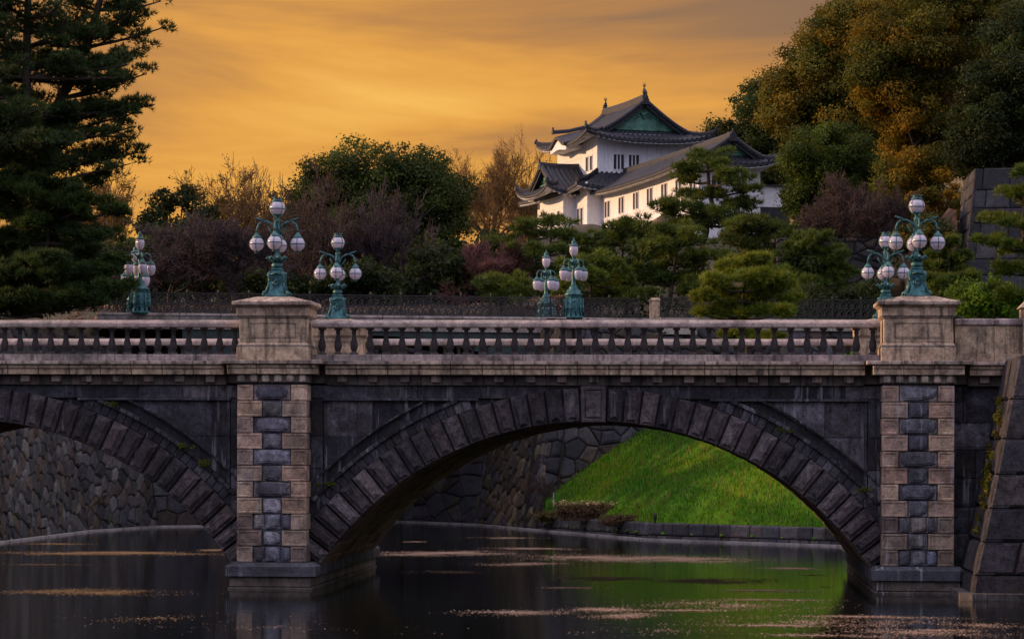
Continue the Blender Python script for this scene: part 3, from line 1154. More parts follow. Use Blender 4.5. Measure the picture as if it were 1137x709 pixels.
for YC, rear in ((70.75, False), (82.65, True)):
    for X in (XL, XR) + (() if rear else (XLL,)):
        mb = MB()
        c = jit(C_PALE[0], 0.06)
        yc = YC
        D0 = 0.75
        mb.box(X - 0.97, X + 0.97, yc - D0, yc + D0, 6.088, 6.44, jit(c, 0.05), 0.012)
        mb.frust(X, yc, 6.442, 6.50, 0.96, D0 - 0.01, 0.96, D0 - 0.01, (0.22, 0.18, 0.15))
        mb.frust(X, yc, 6.50, 6.57, 0.95, D0 - 0.02, 0.905, D0 - 0.07, c)
        mb.box(X - 0.90, X + 0.90, yc - D0 + 0.07, yc + D0 - 0.07, 6.572, 7.20, jit(c, 0.05), 0.01)
        # framed panel, front and back: four thin fillets and a sunk field
        for s in (-1, 1):
            yy = yc + s * (D0 - 0.07)
            ya, yb = sorted((yy, yy + s * 0.014))
            for (a, b, z0, z1) in ((-0.62, 0.62, 6.68, 6.70), (-0.62, 0.62, 7.07, 7.09), (-0.62, -0.60, 6.70, 7.07), (0.60, 0.62, 6.70, 7.07)):
                mb.box(X + a, X + b, ya, yb, z0, z1, (0.20, 0.16, 0.13))
            ya, yb = sorted((yy, yy + s * 0.010))
            mb.box(X - 0.575, X + 0.575, ya, yb, 6.725, 7.045, jit(c, 0.08), 0.004)
        ped = mb.build('pedestal', M_PALE, bridge)
        mb = MB()
        c = jit(C_PALE[1], 0.05)
        mb.frust(X, yc, 7.202, 7.27, 0.91, D0 - 0.06, 0.955, D0 - 0.015, (0.25, 0.2, 0.17))
        mb.box(X - 0.965, X + 0.965, yc - D0, yc + D0, 7.272, 7.50, c, 0.01)
        mb.frust(X, yc, 7.502, 7.55, 0.98, D0 + 0.02, 1.05, D0 + 0.09, jit(c, 0.05))
        mb.box(X - 1.08, X + 1.08, yc - D0 - 0.12, yc + D0 + 0.12, 7.552, 7.66, jit(C_PINK[0], 0.05), 0.02)
        mb.frust(X, yc, 7.655, 7.80, 1.06, D0 + 0.10, 0.46, 0.46, jit(C_PINK[0], 0.05))
        mb.build('pedestal_cap', M_PALE, ped)
    for (a, b) in ((XLL + 0.97, XL - 0.97), (XL + 0.97, XR - 0.97)):
        mb = MB()
        n = 9
        for i in range(n):
            x0, x1 = a + (b - a) * i / n + 0.004, a + (b - a) * (i + 1) / n - 0.004
            c = jit((0.37, 0.30, 0.27), 0.10)
            # rounded hand rail
            prof = [(-0.20, 6.985), (-0.22, 7.02), (-0.22, 7.10), (-0.17, 7.165), (-0.08, 7.19), (0.08, 7.19), (0.17, 7.165), (0.22, 7.10), (0.22, 7.02), (0.20, 6.985)]
            mb.rings([[(x, YC + p, z) for p, z in prof] for x in (x0, x1)], c)
        mb.build('hand_rail', M_RAIL, bridge)
        mb = MB()
        n = 8
        for i in range(n):
            x0, x1 = a + (b - a) * i / n + 0.004, a + (b - a) * (i + 1) / n - 0.004
            mb.box(x0, x1, YC - 0.24, YC + 0.24, 6.082, 6.262, jit((0.30, 0.25, 0.23), 0.15), 0.015)
        mb.build('base_rail', M_PALE, bridge)
        nb = 35 if b > 0 else 36
        if not (b < 0 and rear):
            for i in range(nb):
                x = a + (b - a) * (i + 0.6) / nb
                if b < 0 and x < -20.6:
                    continue
                baluster(x, YC)
        else:
            for i in range(nb):
                x = a + (b - a) * (i + 0.6) / nb
                if x > -20.0:
                    baluster(x, YC)

# solid parapet on the right
for yy in (70.75, 82.65):
    mb = MB()
    x = XR + 0.99
    while x < 15:
        w = random.uniform(0.9, 1.3)
        mb.box(x + 0.004, x + w - 0.004, yy - 0.2, yy + 0.2, 6.30, 7.04, jit(C_PALE[0], 0.14), 0.01)
        mb.box(x + 0.004, x + w * 1.0 - 0.004, yy - 0.27, yy + 0.27, 7.042, 7.22, jit((0.34, 0.28, 0.26), 0.1), 0.03)
        mb.box(x + 0.004, x + w - 0.004, yy - 0.26, yy + 0.26, 6.088, 6.298, jit(C_PALE[1], 0.1), 0.01)
        x += w
    mb.build('parapet', M_PALE, bridge)
mb = MB()
xp = P(1149, 350, 70.7).x
mb.box(xp - 0.35, xp + 0.35, 70.3, 71.2, 6.09, 7.5, C_PALE[1], 0.02)
mb.frust(xp, 70.75, 7.5, 7.75, 0.42, 0.52, 0.2, 0.25, C_PALE[2])
mb.build('parapet_post', M_PALE, bridge)

# ------------------------------------------------------------------ near right buttress wall
fx = P(1074, 660, 67).x
bt = thing('buttress_wall', 'huge battered dark stone corner wall rising from the water at the right edge', 'wall', (fx, 67, 0))
mb = MB()
ZTOP = 6.15
NB = 7
LEAN = 1.30


def lean(z):
    t = z / ZTOP
    return LEAN * (t ** 0.85)


zz = [-0.6, 0.62, 1.45, 2.30, 3.15, 4.05, 5.05, ZTOP]
for k in range(NB):
    z0, z1 = zz[k], zz[k + 1]
    l0, l1 = lean(max(0, z0)), lean(z1)
    # front face blocks (towards the camera), face leans back
    u = 0.0
    first = True
    while u < 9:
        w = random.uniform(1.3, 2.2) if not first else (1.0 if k % 2 else 1.7)
        def frf(a, v, w_, l0=l0, l1=l1, z0=z0, z1=z1):
            t = (v - z0) / (z1 - z0)
            l = l0 + (l1 - l0) * t
            return (fx + l + a, 67 + l * 0.45 - w_, v)
        mb.fr = frf
        mb.stone([(u + .012, z0 + .012), (u + w - .012, z0 + .012), (u + w - .012, z1 - .012), (u + .012, z1 - .012)], 0.0, jit(random.choice([(0.062, 0.055, 0.063), (0.050, 0.047, 0.057), (0.078, 0.068, 0.073)]), 0.25), e=0.07, d=0.08, back=0.5)
        u += w
        first = False
    u = 0.0
    while u < 4.4:
        w = random.uniform(0.9, 1.6)
        def frs(a, v, w_, l0=l0, l1=l1, z0=z0, z1=z1):
            t = (v - z0) / (z1 - z0)
            l = l0 + (l1 - l0) * t
            return (fx + l - w_, 67 + l * 0.45 + a, v)
        mb.fr = frs
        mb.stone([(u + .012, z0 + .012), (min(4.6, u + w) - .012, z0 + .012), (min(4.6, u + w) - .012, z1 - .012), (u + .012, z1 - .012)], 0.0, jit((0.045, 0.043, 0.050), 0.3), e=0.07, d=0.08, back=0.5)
        u += w
mb.fr = None
mb.rings([[(fx + 0.2, 67.2, -0.6), (fx + 9, 67.2, -0.6), (fx + 9, 72, -0.6), (fx + 0.2, 72, -0.6)],
          [(fx + 0.2 + LEAN, 67.25 + LEAN * .45, ZTOP - .05), (fx + 9, 67.25 + LEAN * .45, ZTOP - .05), (fx + 9, 72, ZTOP - .05), (fx + 0.2 + LEAN, 72, ZTOP - .05)]], (0.04, 0.04, 0.045))
mb.build('masonry', M_BUTT, bt)
mb = MB()
mb.rings([[(fx - 0.18, 71, z), (fx - 0.18, 66.95, z), (fx + 0.1, 66.7, z), (fx + 9, 66.7, z), (fx + 9, 71, z)] for z in (-0.5, 0.12, 0.17)], (0.085, 0.078, 0.078))
mb.build('water_ledge', M_PLINTH, bt)

# ------------------------------------------------------------------ far moat walls
C_DIA = [(0.056, 0.054, 0.056), (0.038, 0.038, 0.042), (0.085, 0.080, 0.080), (0.058, 0.042, 0.034), (0.030, 0.030, 0.036)]
C_RUB = [(0.048, 0.046, 0.056), (0.034, 0.033, 0.042), (0.068, 0.065, 0.073), (0.055, 0.042, 0.036)]
stone_wall('moat_wall', 'sloping wall of diamond laid rubble seen through the left arch', [(-27.6, 83.6), (-27.6, 104.6), (-27.5, 117.6), (-25.9, 125.0)], 0, 9.0, 1.7, 'diamond', 0.55, C_DIA, M_WALL, side=1, depth=1.0, pad=0.07, after=(-23.6, 126.6))
stone_wall('moat_wall', 'dark block wall at the far end of the water behind the left arch', [(-25.9, 125.0), (-23.6, 126.6), (-15.5, 136.0)], 0, 9.6, 1.9, 'rubble', 0.8, C_RUB, M_WALL, side=1, depth=1.0, before=(-27.5, 117.6), after=(-11.3, 131.5))
stone_wall('moat_wall', 'deeply shaded rubble wall at the back of the moat under the main arch', [(-15.5, 136.0), (-11.3, 131.5)], 0, 9.6, 1.9, 'rubble', 0.8, C_RUB, M_WALL, side=1, depth=1.0, before=(-23.6, 126.6), after=(-7.8, 123.2))
C_MOSS = [(0.075, 0.058, 0.036), (0.055, 0.044, 0.034), (0.10, 0.08, 0.05), (0.045, 0.042, 0.046)]
stone_wall('moat_wall', 'mossy brown rough stone wall beside the foot of the grass bank', [(-11.3, 131.5), (-7.8, 123.2)], 0, 9.6, 1.9, 'diamond', 0.6, C_MOSS, M_WALL, side=1, depth=1.0, pad=0.09, before=(-15.5, 136.0), after=(-2.5, 127.0))
stone_wall('moat_wall', 'rubble wall with big corner stones rising behind the top of the green slope', [(-7.8, 123.2), (-2.5, 127.0), (3.5, 130.0), (9.5, 131.5)], 0, 10.05, 2.0, 'rubble', 0.72, C_RUB, M_WALL, side=1, depth=1.0, before=(-11.3, 131.5))
stone_wall('bank_wall', 'low dark stone wall along the water below the grass bank', [(-7.6, 122.6), (-2.3, 110.6), (5.4, 104.2), (7.6, 96.0), (7.6, 84.5)], -0.2, 0.72, 0.08, 'ashlar', 0.42, [(0.06, 0.058, 0.066), (0.045, 0.045, 0.052), (0.085, 0.08, 0.085)], M_WALL, side=1, depth=0.5, pad=0.03, gap=0.012)

# pale kerb at the water line
mb = MB()


def kerb(mb, pts, w, z0, z1, step=1.4):
    for (a, b) in zip(pts[:-1], pts[1:]):
        a, b = Vector(a), Vector(b)
        L = (b - a).length
        d = (b - a) / L
        nn = Vector((d.y, -d.x))
        k = max(1, int(L / step))
        for i in range(k):
            p, q2 = a + d * (L * i / k + 0.01), a + d * (L * (i + 1) / k - 0.01)
            c = jit((1, 1, 1), 0.2)
            mb.rings([[(p.x, p.y, z), (p.x + nn.x * w, p.y + nn.y * w, z), (q2.x + nn.x * w, q2.y + nn.y * w, z), (q2.x, q2.y, z)] for z in (z0, z1)], c)


kerb(mb, [(-27.6, 83.6), (-27.6, 104.6), (-27.5, 117.6), (-25.9, 125.0), (-23.6, 126.6), (-15.5, 136.0), (-11.3, 131.5), (-7.8, 123.2), (-7.5, 122.5), (-2.3, 110.6), (5.4, 104.2), (7.6, 96.0), (7.6, 84.5)], 0.22, -0.5, 0.07)
tag(mb.build('kerb', M_KERB), kind='structure')

# high castle walls on the right
a, b = P(1061, 300, 150), P(1200, 300, 150)
stone_wall('rampart', 'grey ashlar rampart corner under the dark trees at the right edge', [(a.x, 158), (a.x, 150), (b.x, 150)], 9.0, P(1070, 186, 151).z, 1.2, 'ashlar', 0.95, [(0.046, 0.046, 0.056), (0.033, 0.033, 0.041), (0.062, 0.060, 0.070)], M_WALL, side=1, depth=1.5, pad=0.025, gap=0.014)
a, b = P(862, 300, 151), P(985, 300, 151)
stone_wall('rampart', 'dark rough stone rampart beneath the bare shrub behind the right lamps', [(a.x, 151), (b.x, 151)], 9.0, P(930, 262, 151).z, 1.4, 'rubble', 0.55, [(0.030, 0.027, 0.031), (0.020, 0.019, 0.022), (0.045, 0.036, 0.033)], M_WALL, side=1, depth=1.5, pad=0.08)
a, b = P(1000, 300, 152), P(1064, 300, 152)
mb = MB()
pts = []
n = 16
rows = []
for i in range(n + 1):
    x = a.x + (b.x - a.x) * i / n
    t = i / n
    ztop = P(1000, 285, 152).z + (P(1000, 232, 152).z - P(1000, 285, 152).z) * t ** 1.5
    rows.append([(x, 151.2 + 0.3 * math.sin(i * 1.7), 9.0), (x, 152.2 + 0.4 * math.sin(i * 2.3), 13.5), (x, 153.4 + 0.4 * math.sin(i * 1.1), ztop), (x, 158, ztop + 0.6)])
for r0, r1 in zip(rows[:-1], rows[1:]):
    for k in range(3):
        mb.face([r0[k], r1[k], r1[k + 1], r0[k + 1]], (0.10, 0.052, 0.028), True)
tag(mb.build('earth_slope', stone_mat('red_earth', base=(0.085, 0.045, 0.025), dirt=0.5, spot=0.7, bump=0.8, bscale=3)), kind='structure')

# ------------------------------------------------------------------ lamps of the stone bridge
def lathe_part(name, prof, mat, parent, n=16, c=(0, 0, 0)):
    mb = MB()
    mb.lathe(prof, n, c)
    return mb.build(name, mat, parent)


def globe_mesh(mb, c, r, n=20, m=12):
    mb.lathe([(max(0.004, r * math.sin(math.pi * k / m)), -r * math.cos(math.pi * k / m)) for k in range(m + 1)], n, c)


def ring_v(mb, c, r, rad, ax, n=20):
    """ring of a globe cage: ax 'h' horizontal or an azimuth of a meridian"""
    pts = []
    for k in range(n + 1):
        t = 2 * math.pi * k / n
        if ax == 'h':
            pts.append((c[0] + r * math.cos(t), c[1] + r * math.sin(t), c[2]))
        else:
            pts.append((c[0] + r * math.cos(t) * math.cos(ax), c[1] + r * math.cos(t) * math.sin(ax), c[2] + r * math.sin(t)))
    mb.tube(pts, rad, 5)


def make_lamp(label):
    root = thing('street_lamp', label, 'lamp', (0, 0, 0), 'globe lamps on the stone bridge')
    # ornate square foot with scrolled feet
    mb = MB()
    for s in ((1, 1), (-1, 1), (-1, -1), (1, -1)):
        # scroll foot
        pts = [(s[0] * (0.25 + 0.09 * math.cos(t)), s[1] * (0.25 + 0.09 * math.cos(t)), 0.085 + 0.075 * math.sin(t)) for t in [k * 0.5 for k in range(-3, 9)]]
        mb.tube(pts, [0.035] * len(pts), 6)
        # corner rib with a waist
        mb.tube([(s[0] * 0.25, s[1] * 0.25, 0.14), (s[0] * 0.20, s[1] * 0.20, 0.32), (s[0] * 0.185, s[1] * 0.185, 0.46), (s[0] * 0.20, s[1] * 0.20, 0.60), (s[0] * 0.16, s[1] * 0.16, 0.70)], [0.05, 0.038, 0.035, 0.05, 0.03], 6)
    prof = [(0.30, 0.0), (0.32, 0.04), (0.27, 0.10), (0.25, 0.16), (0.215, 0.30), (0.195, 0.45), (0.20, 0.58), (0.215, 0.64), (0.17, 0.68), (0.15, 0.73), (0.165, 0.76), (0.13, 0.80)]
    mb.rings([[(-r, -r, z), (r, -r, z), (r, r, z), (-r, r, z)] for r, z in prof])
    # raised oval medallion on the four faces
    for k in range(4):
        a = k * math.pi / 2
        dx, dy = math.cos(a), math.sin(a)
        for (rr_, h0, ww, hh_) in ((0.20, 0.42, 0.10, 0.17), (0.215, 0.40, 0.05, 0.07)):
            pts = []
            for t in range(13):
                th = 2 * math.pi * t / 12
                pts.append((dx * (rr_ + 0.015) - dy * ww * math.cos(th), dy * (rr_ + 0.015) + dx * ww * math.cos(th), h0 + hh_ * math.sin(th)))
            mb.tube(pts, 0.016, 5)
        mb.tube([(dx * 0.22 - dy * 0.14, dy * 0.22 + dx * 0.14, 0.62), (dx * 0.25, dy * 0.25, 0.66), (dx * 0.22 + dy * 0.14, dy * 0.22 - dx * 0.14, 0.62)], 0.025, 5)
    mb.build('lamp_base', M_BRONZE, root)
    # stem: urn, leaf collar, column
    mb = MB()
    mb.lathe([(0.10, 0.79), (0.14, 0.83), (0.16, 0.88), (0.13, 0.93), (0.075, 0.97), (0.09, 1.0), (0.12, 1.06), (0.10, 1.12), (0.065, 1.16), (0.05, 1.25), (0.06, 1.40), (0.085, 1.46), (0.06, 1.52), (0.05, 1.70),
              (0.07, 1.80), (0.095, 1.86), (0.075, 1.92), (0.055, 1.98), (0.06, 2.05), (0.09, 2.09), (0.05, 2.12), (0.045, 2.17), (0.09, 2.22)], 14)
    for k in range(8):
        a = k * math.pi / 4 + 0.2
        pts = [(math.cos(a) * r, math.sin(a) * r, z) for r, z in ((0.09, 0.98), (0.19, 1.02), (0.26, 1.10), (0.285, 1.06), (0.265, 1.02))]
        mb.tube(pts, [0.05, 0.045, 0.035, 0.03, 0.02], 6)
    mb.build('stem', M_BRONZE, root)
    heads = [(0.555, 0), (0, 0.555), (-0.555, 0), (0, -0.555)]
    for (x, y) in heads:
        d = Vector((x, y, 0)).normalized()
        mb = MB()
        prof = [(0.06, 1.86), (0.14, 1.98), (0.26, 2.05), (0.40, 2.06), (0.50, 1.98), (0.548, 1.86), (0.555, 1.74)]
        mb.tube([(d.x * r, d.y * r, z) for r, z in prof], [0.032, 0.03, 0.028, 0.028, 0.027, 0.026, 0.026], 7)
        # scroll tail on top and a bracket curl below
        mb.tube([(d.x * r, d.y * r, z) for r, z in ((0.30, 2.06), (0.40, 2.10), (0.50, 2.12), (0.56, 2.155), (0.585, 2.13))], [0.022, 0.024, 0.022, 0.018, 0.010], 6)
        mb.tube([(d.x * r, d.y * r, z) for r, z in ((0.08, 1.70), (0.17, 1.78), (0.24, 1.90), (0.22, 2.0), (0.15, 1.98))], [0.02, 0.02, 0.02, 0.016, 0.01], 6)
        # fitting above the globe
        mb.lathe([(0.03, 1.76), (0.05, 1.735), (0.055, 1.71), (0.10, 1.67), (0.125, 1.62), (0.115, 1.585)], 14, (x, y, 0))
        mb.build('arm', M_BRONZE, root)
        mb = MB()
        globe_mesh(mb, (x, y, 1.45), 0.197)
        g = mb.build('globe', M_GLOBE, root)
        mb = MB()
        ring_v(mb, (x, y, 1.45), 0.201, 0.012, 'h')
        for az in (0, math.pi / 2):
            ring_v(mb, (x, y, 1.45), 0.201, 0.011, az)
        mb.lathe([(0.005, 1.195), (0.05, 1.21), (0.07, 1.235)], 10, (x, y, 0))
        mb.build('cage', M_CAGE, g)
    mb = MB()
    globe_mesh(mb, (0, 0, 2.42), 0.215)
    g = mb.build('globe', M_GLOBE, root)
    mb = MB()
    ring_v(mb, (0, 0, 2.40), 0.229, 0.012, 'h')
    for k in range(2):
        ring_v(mb, (0, 0, 2.42), 0.229, 0.008, k * math.pi / 2 + 0.78)
    mb.lathe([(0.06, 2.20), (0.13, 2.22), (0.15, 2.26)], 14)
    mb.lathe([(0.15, 2.58), (0.16, 2.62), (0.12, 2.64), (0.10, 2.67), (0.13, 2.69), (0.02, 2.70)], 14)
    for k in range(6):
        a = k * math.pi / 3
        mb.tube([(0.12 * math.cos(a), 0.12 * math.sin(a), 2.68), (0.13 * math.cos(a), 0.13 * math.sin(a), 2.72)], [0.02, 0.012], 5)
    mb.build('crown_cage', M_BRONZE, g)
    return root


lamp0 = make_lamp('five globe bronze lamp standing on the near left stone pedestal')
lamp_spots = [(XL, 70.75, None), (XR, 70.75, 'tall five globe lamp standing on the near right stone pedestal'),
              (XL, 82.65, 'five globe lamp just right of the near left pedestal, standing lower behind the hand rail'),
              (XR, 82.65, 'smaller five globe lamp partly hidden behind the near right lamp')]
for i, (x, y, lb) in enumerate(lamp_spots):
    o = lamp0 if i == 0 else copy_tree(lamp0)
    if lb:
        o['label'] = lb
    o.location = (x, y, 7.79)
    o.rotation_euler = (0, 0, R(2.0 + 0.5 * i))

# ------------------------------------------------------------------ iron bridge behind
IA = R(13)
e1 = Vector((math.cos(IA), math.sin(IA), 0))
e2 = Vector((-math.sin(IA), math.cos(IA), 0))
IO = Vector((P(155, 400, 124).x, 124, 10.1))


def ib(u, v, w):
    return IO + e1 * u + e2 * v + Vector((0, 0, w))


iron = thing('iron_bridge', 'low dark iron bridge running behind the stone balustrade', 'bridge', IO)
mb = MB(ib)
mb.box(-2, 27, -0.1, 8.4, -0.35, -0.06, (0.2, 0.18, 0.16))
mb.build('deck', M_DECK, iron)
mb = MB(ib)
for v in (-0.2, 8.25):
    # shallow arched girder
    m = 30
    for k in range(m):
        u0, u1 = 2 + 18 * k / m, 2 + 18 * (k + 1) / m
        def zb(u):
            return -0.9 - 2.2 * ((u - 11) / 9.0) ** 2
        mb.rings([[(u0, v, zb(u0)), (u1, v, zb(u1)), (u1, v + 0.3, zb(u1)), (u0, v + 0.3, zb(u0))], [(u0, v, -0.36), (u1, v, -0.36), (u1, v + 0.3, -0.36), (u0, v + 0.3, -0.36)]], (1, 1, 1))
    mb.box(-2, 27, v - 0.08, v + 0.38, -0.62, -0.354, (1, 1, 1))
mb.build('girder', M_GIRDER, iron)
mb = MB(ib)
for k in range(15):
    u0 = -2 + 29 * k / 15
    mb.box(u0 + 0.01, u0 + 29 / 15 - 0.01, -0.34, 0.25, -0.055, 0.06, jit((0.40, 0.34, 0.31), 0.15), 0.01)
    mb.box(u0 + 0.01, u0 + 29 / 15 - 0.01, -0.30, -0.12, -0.70, -0.06, jit((0.30, 0.26, 0.24), 0.2), 0.01)
mb.build('coping', M_RAIL, iron)
mb = MB(ib)
mb.box(-4, 0.3, 3.2, 8.4, -10, -0.37, (0.04, 0.04, 0.05))
mb.build('abutment', M_WALL, iron)
mb = MB(ib)
mb.box(21.8, 27, 1.5, 8.4, -9.5, -0.37, (0.04, 0.04, 0.05))
mb.build('abutment', M_WALL, iron)

PANEL = 1.46
post_me = lat_me = rail_me = None


def fence_meshes():
    global post_me, lat_me, rail_me
    mb = MB()
    mb.box(-0.035, 0.035, -0.035, 0.035, 0, 1.0, (1, 1, 1), 0.006)
    mb.lathe([(0.03, 1.0), (0.06, 1.02), (0.03, 1.05), (0.055, 1.09), (0.03, 1.135), (0.004, 1.15)], 8)
    o = mb.build('post', M_IRON)
    post_me = o.data
    bpy.data.objects.remove(o)
    mb = MB()
    # interlaced scrollwork of one panel
    def ringlet(cx_, cz, r, w=0.011):
        n = 10
        for k in range(n):
            t0, t1 = 2 * math.pi * k / n, 2 * math.pi * (k + 1) / n
            pts = []
            for yy in (-0.012, 0.012):
                pts.append([(cx_ + (r - w) * math.cos(t0), yy, cz + (r - w) * math.sin(t0)), (cx_ + (r + w) * math.cos(t0), yy, cz + (r + w) * math.sin(t0)),
                            (cx_ + (r + w) * math.cos(t1), yy, cz + (r + w) * math.sin(t1)), (cx_ + (r - w) * math.cos(t1), yy, cz + (r - w) * math.sin(t1))])
            mb.rings(pts)
    W = PANEL - 0.08
    for j in range(2):
        for i in range(4):
            cx_ = -W / 2 + W * (i + 0.5) / 4
            cz = 0.26 + 0.40 * j
            ringlet(cx_, cz, 0.165, 0.02)
            ringlet(cx_ + 0.05, cz - 0.03, 0.075, 0.022)
            if i < 3:
                ringlet(cx_ + W / 8, cz + 0.2 * (1 - 2 * j), 0.09, 0.02)
    for i in range(5):
        xx = -W / 2 + W * i / 4
        mb.box(xx - 0.007, xx + 0.007, -0.008, 0.008, 0.06, 0.93)
    o = mb.build('scroll_panel', M_IRON)
    lat_me = o.data
    bpy.data.objects.remove(o)


fence_meshes()


def railing(name, label, start, direc, length, z, group):
    root = thing(name, label, 'railing', (start.x, start.y, z), group, rz=math.atan2(direc.y, direc.x))
    n = int(round(length / PANEL))
    mb = MB()
    for (z0, z1, w) in ((0.955, 1.0, 0.035), (0.875, 0.90, 0.018), (0.035, 0.065, 0.025)):
        mb.box(0, n * PANEL, -w, w, z0, z1)
    o = mb.build('rail', M_IRON)
    o.parent = root
    for k in range(n + 1):
        p = bpy.data.objects.new('post', post_me)
        link(p, root)
        p.location = (k * PANEL, 0, 0)
        if k < n:
            q_ = bpy.data.objects.new('scroll_panel', lat_me)
            link(q_, root)
            q_.location = ((k + 0.5) * PANEL, 0, 0)
    return root


G_R = 'black scrollwork railings beyond the stone bridge'
railing('iron_railing', 'long black scrollwork railing from the left lamp pair to the tan stone post', ib(-3.6, 0, 0), e1, 27.7, 10.16, G_R)
railing('iron_railing', 'second black railing on the far side of the iron bridge, seen through the nearer one', ib(-1.0, 8.3, 0), e1, 25.0, 10.1, G_R)
ps = P(733, 352, 131)
pe = P(985, 352, 133.5)
dd = Vector((pe.x - ps.x, pe.y - ps.y, 0))
railing('iron_railing', 'black scrollwork railing to the right of the tan stone post, behind the rounded bright pine', ps, dd.normalized(), dd.length, 10.3, G_R)
pl = ib(-3.9, 0, 0)
dl = Vector((-0.99, -0.12, 0))
railing('iron_railing', 'black railing running off into the dark pines at the left edge', pl + dl * 8.76, -dl, 8.76, 10.1, G_R)
# stone post between the railings and coping right of it
pp = P(727, 350, 130.6)
mb = MB()
mb.box(pp.x - 0.25, pp.x + 0.25, pp.y - 0.25, pp.y + 0.25, 9.6, 11.12, C_PALE[0], 0.02)
mb.frust(pp.x, pp.y, 11.12, 11.24, 0.29, 0.29, 0.2, 0.2, C_PALE[1])
tag(mb.build('stone_post', M_PALE, loc=(pp.x, pp.y, 9.6)), 'small tan stone post where the black railing changes direction', 'post')
mb = MB()
dn = dd.normalized()
for k in range(8):
    a, b = ps + dn * (dd.length * k / 8 + 0.01), ps + dn * (dd.length * (k + 1) / 8 - 0.01)
    nrm = Vector((-dn.y, dn.x, 0))
    mb.rings([[(p.x, p.y, z) for p in (a - nrm * 0.3, b - nrm * 0.3, b + nrm * 0.3, a + nrm * 0.3)] for z in (9.7, 10.29)], jit((0.30, 0.26, 0.25), 0.15))
tag(mb.build('coping_kerb', M_RAIL), kind='structure')


def make_iron_lamp(label):
    root = thing('bridge_lamp', label, 'lamp', (0, 0, 0), 'urn globe lamps of the iron bridge')
    mb = MB()
    mb.lathe([(0.52, 0), (0.55, 0.08), (0.47, 0.16), (0.44, 0.30), (0.47, 0.55), (0.46, 0.85), (0.40, 1.0), (0.42, 1.08), (0.44, 1.14)], 12, smooth=False)
    for k in range(12):
        a = 2 * math.pi * k / 12
        mb.tube([(0.46 * math.cos(a), 0.46 * math.sin(a), 0.15), (0.49 * math.cos(a), 0.49 * math.sin(a), 0.55), (0.45 * math.cos(a), 0.45 * math.sin(a), 1.0)], [0.05, 0.035, 0.05], 5)
    mb.build('drum_base', M_BRONZE, root)
    mb = MB()
    mb.lathe([(0.44, 1.14), (0.46, 1.2), (0.36, 1.28), (0.33, 1.40), (0.22, 1.47), (0.24, 1.53), (0.17, 1.60), (0.11, 1.70), (0.09, 1.95), (0.11, 2.2), (0.07, 2.35), (0.06, 2.6), (0.10, 2.72), (0.12, 2.80), (0.07, 2.90), (0.06, 3.0), (0.11, 3.05)], 14)
    mb.build('stem', M_BRONZE, root)
    for k in range(4):
        a = k * math.pi / 2 + 0.22
        d = (math.cos(a), math.sin(a))
        mb = MB()
        pr = [(0.07, 2.62), (0.18, 2.80), (0.32, 2.90), (0.45, 2.86), (0.53, 2.72), (0.54, 2.52)]
        mb.tube([(d[0] * r, d[1] * r, z) for r, z in pr], 0.035, 6)
        mb.tube([(d[0] * r, d[1] * r, z) for r, z in ((0.09, 2.45), (0.22, 2.55), (0.30, 2.70), (0.22, 2.80), (0.15, 2.70))], [0.03, 0.03, 0.025, 0.02, 0.012], 6)
        mb.lathe([(0.03, 2.60), (0.07, 2.55), (0.08, 2.50), (0.21, 2.40), (0.215, 2.36), (0.19, 2.34)], 12, (d[0] * 0.54, d[1] * 0.54, 0))
        mb.build('arm', M_BRONZE, root)
        mb = MB()
        mb.lathe([(0.19, 2.34), (0.215, 2.25), (0.212, 2.12), (0.17, 1.96), (0.10, 1.88), (0.02, 1.865)], 16, (d[0] * 0.54, d[1] * 0.54, 0))
        mb.build('globe', M_GLOBE, root)
    mb = MB()
    mb.lathe([(0.02, 3.05), (0.11, 3.07), (0.18, 3.17), (0.22, 3.34), (0.21, 3.48), (0.18, 3.54)], 16)
    mb.build('globe', M_GLOBE, root)
    mb = MB()
    mb.lathe([(0.19, 3.54), (0.24, 3.57), (0.22, 3.60), (0.12, 3.66), (0.10, 3.72), (0.12, 3.77), (0.05, 3.84), (0.03, 3.90), (0.005, 3.97)], 14)
    mb.build('lamp_cap', M_BRONZE, root)
    return root


il0 = make_iron_lamp('urn globe lamp at left whose top globe is higher than its twin beside it')
spots = [(ib(0, 0, 0), None), (ib(-0.1, 8, -0.05), 'farther lamp of the left iron bridge pair, lower and tucked behind its twin'),
         (ib(20.9, 0, 0), 'taller lamp of the iron bridge pair in front of the pines below the castle'),
         (ib(20.9, 8, 0), 'smaller lamp of the iron bridge pair, left of its taller twin below the castle')]
for i, (p, lb) in enumerate(spots):
    o = il0 if i == 0 else copy_tree(il0)
    if lb:
        o['label'] = lb
    o.location = p
    o.rotation_euler = (0, 0, IA + 0.03 * i)

